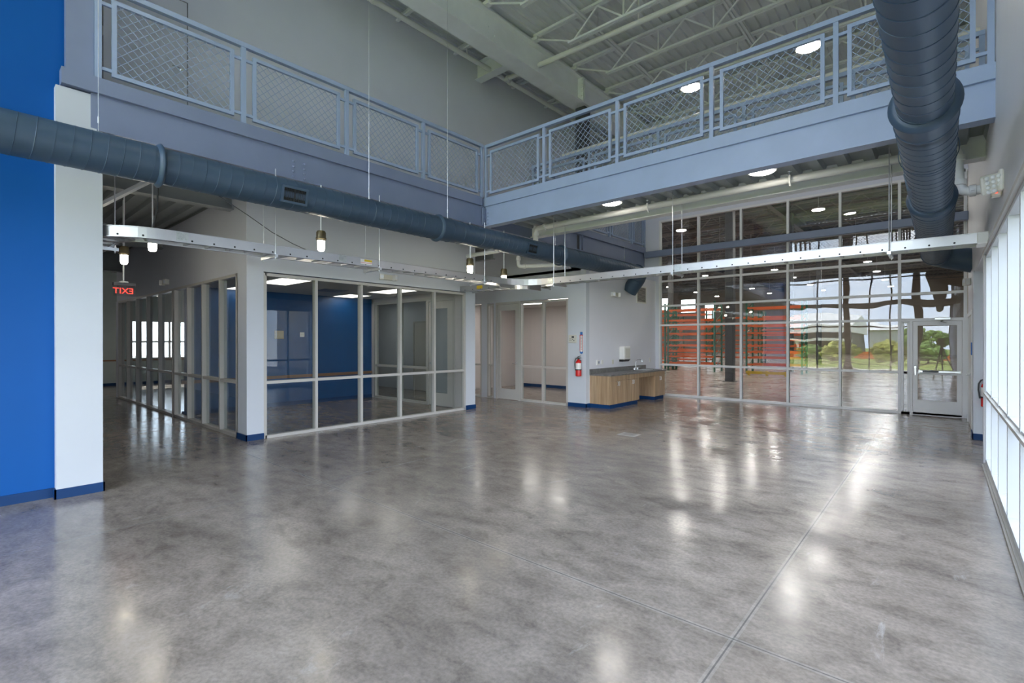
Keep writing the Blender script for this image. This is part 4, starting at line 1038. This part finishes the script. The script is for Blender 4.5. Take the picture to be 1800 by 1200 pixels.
def extinguisher(x, y, z, label, s=1.0):
    d = thing('fire_extinguisher', label, 'fire extinguisher', (x, y, z), group='red fire extinguishers')
    r = .072 * s
    MB().lathe([(r * .8, 0), (r, .015), (r, .335), (r * .85, .37), (r * .45, .40), (r * .3, .42)], (x, y, z), 'z', 28).build('cylinder', 'red_paint', d, True)
    MB().lathe([(r * 1.01, .17), (r * 1.015, .175), (r * 1.015, .32), (r * 1.01, .325)], (x, y, z), 'z', 28).build('label_sleeve', 'label_white', d, True)
    MB().lathe([(r * 1.03, .15), (r * 1.05, .155), (r * 1.05, .17), (r * 1.03, .175)], (x, y, z), 'z', 28).build('strap', 'black_plastic', d, True)
    MB().lathe([(.022, .41), (.026, .43), (.026, .46), (.015, .47)], (x, y, z), 'z', 14).bar((x - .03, y, z + .475), (x + .06, y, z + .50), .022, .012).bar((x - .03, y, z + .45), (x + .07, y, z + .455), .022, .012).build('valve_lever', 'black_plastic', d)
    MB().tube([(x - .02, y, z + .455), (x - .07, y - .005, z + .44), (x - .098, y - .01, z + .38), (x - .102, y - .01, z + .28), (x - .09, y - .01, z + .19), (x - .085, y - .01, z + .14)], .011, 10).build('hose', 'black_plastic', d, True)
    MB().box(x - .03, x + .03, y + r - .01, 10.3 if y < 10.5 else 11.27, z + .08, z + .40).build('wall_bracket', 'steel_dark', d)
extinguisher(-6.765, 10.215, .775, 'red fire extinguisher on the pale wall beside the office window')
extinguisher(.55, 11.185, .56, 'red fire extinguisher mostly hidden behind the side window frames')
d = thing('wall_plate', 'small bright blue plate on the far right wall pier', 'wall plate', (.40, 11.83, 1.5))
MB().rbox(.375, .395, 11.74, 11.80, 1.40, 1.62, .004).build('plate', 'sign_blue', d)
d = thing('wall_plate', 'square tan plate on the blue meeting room wall', 'wall plate', (-12.6, 5.45, 1.8))
MB().rbox(-12.6, -12.585, 5.34, 5.57, 1.70, 1.91, .004).build('plate', 'paper_tan', d)
d = thing('wall_plate', 'small white switch plate on the blue meeting room wall', 'wall plate', (-12.6, 6.05, 1.8))
MB().rbox(-12.6, -12.588, 5.99, 6.11, 1.755, 1.875, .004).build('plate', 'label_white', d)
MB().box(-12.588, -12.582, 6.02, 6.04, 1.79, 1.84).box(-12.588, -12.582, 6.06, 6.08, 1.79, 1.84).build('switches', 'cream_plastic', d)
d = thing('floor_box', 'square metal floor box lid flush in the concrete floor', 'floor box', (-4.15, 7.86, 0))
MB().rbox(-4.32, -3.98, 7.72, 8.0, -.01, .003, .002).build('lid', 'concrete_rim', d)
MB().box(-4.28, -4.02, 7.76, 7.96, .003, .005).build('hatch', 'concrete_lid', d)

# camera tripod standing at the viewpoint (seen mirrored in the glazed screen)
d = thing('camera_tripod', 'black camera tripod mirrored in the glass of the warehouse door', 'tripod', (0, -.05, 0))
for k in range(3):
    a = 2 * PI * k / 3 + .4
    m = MB().tube([(.05 * math.cos(a), -.05 + .05 * math.sin(a), 1.32), (.24 * math.cos(a), -.05 + .24 * math.sin(a), .7), (.46 * math.cos(a), -.05 + .46 * math.sin(a), .012)], [.030, .026, .020], 8)
    m.build('leg', 'black_plastic', d)
MB().cyl((0, -.05, 1.05), (0, -.05, 1.47), .026, 10).lathe([(.05, 1.30), (.05, 1.36), (.03, 1.38)], (0, -.05, 0), 'z', 12).build('centre_column', 'black_plastic', d)
MB().rbox(-.11, .11, -.22, -.08, 1.50, 1.68, .012).rbox(-.16, .16, -.19, -.12, 1.42, 1.48, .008).rbox(-.05, .05, -.18, -.10, 1.46, 1.50, .006).build('camera_body', 'black_plastic', d)

# ------------------------------------------------------------------ warehouse beyond the glass
struct('wall_warehouse_back', MB().box(-46, 16, 75.8, 76, 0, 9.4), 'concrete_panel', 'tan concrete back wall of the warehouse', 'wall')
struct('wall_warehouse_left', B(-46, -45.8, 14.4, 75.8, 0, 9.4), 'concrete_panel', 'tan concrete end wall of the warehouse', 'wall')
struct('wall_warehouse_right', B(15.8, 16, 14.4, 75.8, 0, 9.4), 'concrete_panel', 'concrete side wall of the warehouse past the door', 'wall')
struct('wall_warehouse_front', MB().box(-46, -8.6, 14.3, 14.45, 0, 9.4).box(.41, 16, 14.3, 14.45, 0, 9.4).box(-8.6, .41, 14.3, 14.45, 5.45, 9.4), 'concrete_panel', 'concrete wall enclosing the warehouse beside the glazed screen', 'wall')
o = deck(MB(), -46, 16, 14.3, 76, 9.3, .6, .09, 'x').build('ceiling_warehouse', 'warehouse_deck', fix=False); tag(o, 'dark fluted roof deck of the warehouse', 'ceiling', kind='structure')
# warehouse joists: each a thing
NUM = 'one two three four five six seven eight nine ten eleven twelve thirteen fourteen fifteen sixteen seventeen eighteen nineteen twenty'.split()
for k in range(20):
    y = 16.2 + 2.9 * k
    d = thing('warehouse_joist', 'dark open-web warehouse joist, number %s back from the glazed screen' % NUM[k], 'roof joist', (-10, y, 8.6), group='dark warehouse roof joists')
    MB().box(-45, 15.5, y - .06, y + .06, 9.18, 9.28).build('top_chord', 'warehouse_steel_lit', d)
    MB().box(-45, 15.5, y - .05, y + .05, 8.45, 8.53).build('bottom_chord', 'warehouse_steel_lit', d)
    m = MB(); x = -44.4
    while x < 14.6:
        m.bar((x, y, 8.5), (x + .75, y, 9.2), .05, .05).bar((x + .75, y, 9.2), (x + 1.5, y, 8.5), .05, .05); x += 1.5
    m.build('web_bars', 'warehouse_steel_lit', d)
for k, x in enumerate((-16.5, -6.5, 3.5)):
    d = thing('warehouse_girder', 'dark warehouse roof girder %s' % ['over the left racks', 'over the middle bay', 'toward the door side'][k], 'girder', (x, 45, 8.3))
    ibeam(MB(), 'y', x, 14.5, 75.7, 8.35, 8.95, .25).build('girder_web', 'warehouse_steel', d)
# bright high windows of the back wall
for k, (x, z, w, h) in enumerate(((-33.8, 7.5, 1.9, 1.9), (-29.8, 7.05, 2.2, 2.0), (-26.5, 6.2, 1.4, 2.3), (-41, 7.5, 2.0, 2.0))):
    d = thing('window_%d' % (20 + k), 'bright daylight window high in the warehouse back wall, %s' % ['behind the left green racks', 'second from the left racks', 'lowest one by the middle column', 'far left one'][k], 'window', (x, 75.8, z), kind='structure')
    MB().box(x - w / 2 - .06, x + w / 2 + .06, 75.70, 75.8, z - h / 2 - .06, z - h / 2).box(x - w / 2 - .06, x + w / 2 + .06, 75.70, 75.8, z + h / 2, z + h / 2 + .06).box(x - w / 2 - .06, x - w / 2, 75.70, 75.8, z - h / 2, z + h / 2).box(x + w / 2, x + w / 2 + .06, 75.70, 75.8, z - h / 2, z + h / 2).box(x - .025, x + .025, 75.70, 75.8, z - h / 2, z + h / 2).build('window_frame', 'frame_white', d)
    B(x - w / 2, x + w / 2, 75.76, 75.78, z - h / 2, z + h / 2).build('daylit_pane', emit('daylight_%d' % k, (.9, .97, 1), 3.2), d)
for k, (x, y, w) in enumerate(((-6.5, 20.9, .32), (-6.1, 29.4, .32), (-14.4, 33.4, .3), (-16.5, 22.0, .3), (3.5, 21, .32), (3.5, 33, .3), (-6.5, 40, .3))):
    d = thing('warehouse_column', 'dark square warehouse column ' + ['closest to the glazed screen', 'behind the closest one, between racks', 'among the left racks', 'left of the racks near the sink', 'past the door side', 'deep on the door side', 'near the back wall'][k], 'column', (x, y, 0), kind='thing')
    MB().rbox(x - w / 2, x + w / 2, y - w / 2, y + w / 2, 0, 8.4, .02).build('column_shaft', 'warehouse_steel', d)
    B(x - w / 2 - .06, x + w / 2 + .06, y - w / 2 - .06, y + w / 2 + .06, 0, .025).build('base_plate', 'warehouse_steel', d)
lp = [(x, y) for y in (19.8, 25.1, 31, 37.5, 44, 50.6, 58.2, 65.5) for x in (-22, -15.8, -10.25, -4.1)]
row = ['first', 'second', 'third', 'fourth', 'fifth', 'sixth', 'seventh', 'eighth']; cl = ['leftmost', 'left', 'middle', 'rightmost']
for k, (x, y) in enumerate(lp):
    disc_lamp(x, y, 7.4, 'lit round warehouse lamp, %s one in the %s row behind the glass' % (cl[k % 4], row[k // 4]), 'round warehouse lamps', .24, 9.3, 'warehouse_lamp')
# pallet racks
LEV = (.42, .78, 1.08, 1.38, 1.68, 2.05, 2.42, 2.78, 3.35)
def make_rack():
    d = thing('pallet_rack', 'x', 'pallet rack', (0, 0, 0), group='orange and green pallet racks')
    W, D, Hh = 2.54, 1.1, 3.75
    for sx in (0, W):
        f = MB()
        for sy in (0, D): f.box(sx - .04, sx + .04, sy - .04, sy + .04, 0, Hh).box(sx - .08, sx + .08, sy - .07, sy + .07, 0, .012)
        z = .2
        while z < Hh - .5:
            f.bar((sx, .02, z), (sx, D - .02, z + .5), .03, .03).bar((sx, .02, z), (sx, D - .02, z), .03, .03); z += .6
        f.build('upright_frame', 'rack_green', d)
    for z in LEV:
        for sy in (0, D): MB().box(.04, W - .04, sy - .025, sy + .025, z - .045, z + .045).build('beam', 'rack_orange', d)
    return d
rk = make_rack()
spots = []
rows_ = [(26.6, [-14.33, -11.6], 'front row'), (31.5, [-16.5, -13.77], 'second row'), (27.4, [-7.6], 'row right of the column'), (38.0, [-21.03, -18.3, -12.43, -9.7], 'third row')]
rows_[2] = (27.4, [-7.7], 'row past the near columns')
nm = ['leftmost', 'second', 'third', 'fourth']
first = True
for y, xs, rn in rows_:
    for i, x in enumerate(xs):
        lab = 'orange-green pallet rack behind the glass, %s bay of the %s' % (nm[i], rn)
        if first: rk.location = (x, y, 0); ORG[rk.name] = Vector((x, y, 0)); rk['label'] = lab; first = False
        else: copy_tree(rk, (x, y, 0), lab)
d = thing('guard_rail', 'yellow guard rail on the warehouse floor below the racks', 'guard rail', (-6.2, 25.2, 0))
for x in (-7.0, -6.2, -5.4): B(x - .05, x + .05, 25.2, 25.3, 0, .22).build('post', 'yellow_paint', d)
B(-7.1, -5.3, 25.15, 25.2, .08, .20).build('rail', 'yellow_paint', d)

# ------------------------------------------------------------------ outside, seen mirrored in the glass and through the windows
def bush(name, label, x, y, h, w, mat, stem=False, group=None, zb=-.08):
    d = thing(name, label, 'tree' if stem else 'bush', (x, y, zb), group=group)
    import bmesh
    rnd = random.Random(x * 13 + y)
    bm = bmesh.new()
    for k in range(110):
        a = rnd.uniform(0, 2 * PI); e = rnd.uniform(-.75, 1); q = math.sqrt(max(0, 1 - e * e)) * rnd.uniform(.55, 1.05)
        cz = h * ((.52 + .42 * e) if not stem else (.62 + .33 * e))
        s_ = rnd.uniform(.07, .15) * min(w, h)
        mat4 = Matrix.Translation((q * w * .46 * math.cos(a), q * w * .46 * math.sin(a), max(cz, s_))) @ Matrix.Rotation(rnd.uniform(0, 3), 4, 'X') @ Matrix.Diagonal((s_ * 1.2, s_, s_ * .7, 1))
        bmesh.ops.create_icosphere(bm, subdivisions=2, radius=1, matrix=mat4)
    for v in bm.verts:
        v.co += Vector((rnd.uniform(-1, 1), rnd.uniform(-1, 1), rnd.uniform(-1, 1))) * .035 * min(w, h)
    me = bpy.data.meshes.new('foliage'); bm.to_mesh(me); bm.free(); me.materials.append(MATS[mat])
    o = bpy.data.objects.new('foliage', me); COL.objects.link(o); o.parent = d
    MB().tube([(x, y, zb), (x + .05, y, zb + h * .3), (x, y, zb + h * .65)], [.03 * h, .022 * h, .01 * h], 8).build('trunk' if stem else 'stem', 'bark', d)
for k, (x, y, h, w, mt, wh) in enumerate(((-8.1, -18, 1.5, 2.4, 'leaf_green', 'below the dark shed'), (-5.9, -16, 1.75, 2.6, 'leaf_yellow', 'left of the middle column'), (-2.9, -17.5, 1.7, 2.6, 'leaf_yellow', 'the big one in the middle of the meadow'), (-.9, -19, 1.5, 2.4, 'leaf_green', 'beside the pale building'), (2.6, -24, 1.3, 2.2, 'leaf_yellow', 'on the right of the meadow'))):
    bush('meadow_bush', ['low green ', 'bright yellow-green ', 'tall yellow-green ', 'green ', 'small yellow-green '][k] + 'bush mirrored in the glass, ' + wh, x, y, h, w, mt, group='bushes on the meadow')
for k, (x, y, h, w, mt) in enumerate(((-.9, -66, 2.9, 4.4, 'leaf_green'), (-3.2, -56, 3.3, 3.2, 'leaf_green'), (3.4, -62, 3.2, 4.4, 'leaf_green'), (7.6, -56, 4.0, 3.6, 'leaf_dark'), (11.8, -54, 4.2, 3.6, 'leaf_green'))):
    bush('meadow_tree', ['wide pale green tree behind the camera tripod', 'mid green tree beside the pale building', 'tall green tree right of the camera tripod', 'dark tree near the right end of the meadow', 'green tree at the far right end of the meadow'][k] + ', mirrored in the glass', x, y, h, w, mt, True, 'trees beyond the meadow')
d = thing('shed', 'dark metal shed with white roof edge mirrored in the glass', 'building', (-15, -30, -.08))
B(-24, -6.8, -40, -30, -.08, 2.5).build('wall', 'siding_dark', d)
MB().extr([(-41, 2.5), (-29, 2.5), (-29, 3.1), (-35, 4.4), (-41, 3.1)], 'x', -24.5, -6.5).build('roof', 'roof_white', d)
for x in (-23, -19, -15, -11.2, -8.2): B(x - .09, x + .09, -28.6, -28.4, -.08, 1.75).build('post', 'roof_white', d)
B(-24, -6.8, -30, -28.2, 1.75, 1.95).build('canopy', 'roof_white', d)
d = thing('shed', 'pale ribbed metal building right of the dark shed', 'building', (-5, -46, -.08))
B(-6.6, -3.7, -50, -44, -.08, 3.0).build('wall', 'siding_pale', d)
MB().extr([(-50.5, 3.0), (-43.5, 3.0), (-47, 3.9)], 'x', -6.8, -3.5).build('roof', 'roof_white', d)
d = thing('safety_fence', 'orange mesh safety fence across the meadow', 'fence', (-3, -21, -.08))
B(-12, 9, -21.02, -21, .15, .75).build('fence_net', 'fence_orange', d)
for x in range(-12, 10, 3): B(x - .04, x + .04, -21.06, -20.98, -.08, .95).build('post', 'bark', d)
o = B(-70, 60, -7.8, -4.32, -.085, -.06).build('ground_bounce', 'apron'); tag(o, 'pale concrete slab added outside the entrance glazing to bounce daylight inside', 'path', kind='structure')  # slab added to bounce daylight up onto the hall ceiling

# ------------------------------------------------------------------ world, sun, camera
wd = bpy.data.worlds.new('World'); SC.world = wd; wd.use_nodes = True
nt = wd.node_tree; nt.nodes.clear()
out = nt.nodes.new('ShaderNodeOutputWorld'); bg = nt.nodes.new('ShaderNodeBackground')
tc = nt.nodes.new('ShaderNodeTexCoord'); mp = nt.nodes.new('ShaderNodeMapping'); mp.inputs['Scale'].default_value = (1, 1, 2.6)
nt.links.new(tc.outputs['Generated'], mp.inputs[0])
cl_ = noise(nt, mp.outputs[0], 2.2, 6, .6)
c = ramp(nt, cl_, [(.38, (.58, .77, 1.0)), (.62, (.94, .97, 1.0))])
nt.links.new(c, bg.inputs[0]); bg.inputs[1].default_value = 4.2
nt.links.new(bg.outputs[0], out.inputs[0])
sd = bpy.data.lights.new('sun', 'SUN'); sd.energy = 9.0; sd.angle = math.radians(1.0); sd.color = (1, .95, .86)
so = bpy.data.objects.new('sun', sd); COL.objects.link(so)
so.rotation_euler = Vector((.75, -.10, -.66)).to_track_quat('-Z', 'Y').to_euler()

cd = bpy.data.cameras.new('camera'); co = bpy.data.objects.new('camera', cd); COL.objects.link(co)
cd.sensor_width = 36; cd.sensor_fit = 'HORIZONTAL'; cd.lens = 863.6 / 1800 * 36; cd.clip_start = .05; cd.clip_end = 400
yaw = math.radians(41.217); pit = math.radians(-.076); rol = math.radians(-.017)
f = Vector((-math.sin(yaw) * math.cos(pit), math.cos(yaw) * math.cos(pit), math.sin(pit))); r = Vector((math.cos(yaw), math.sin(yaw), 0)); u = r.cross(f)
r2 = r * math.cos(rol) + u * math.sin(rol); u2 = u * math.cos(rol) - r * math.sin(rol)
M = Matrix((r2, u2, -f)).transposed().to_4x4(); M.translation = Vector((0, 0, 1.65))
co.matrix_world = M
SC.camera = co
SC.view_settings.view_transform = 'Standard'; SC.view_settings.look = 'None'; SC.view_settings.exposure = 1.08; SC.view_settings.gamma = 1
SC.view_settings.use_curve_mapping = False
cy = SC.cycles
cy.use_denoising = True
cy.max_bounces = 10; cy.diffuse_bounces = 6; cy.glossy_bounces = 5; cy.transparent_max_bounces = 40; cy.transmission_bounces = 6
cy.caustics_reflective = False; cy.caustics_refractive = False; cy.sample_clamp_indirect = 6.0
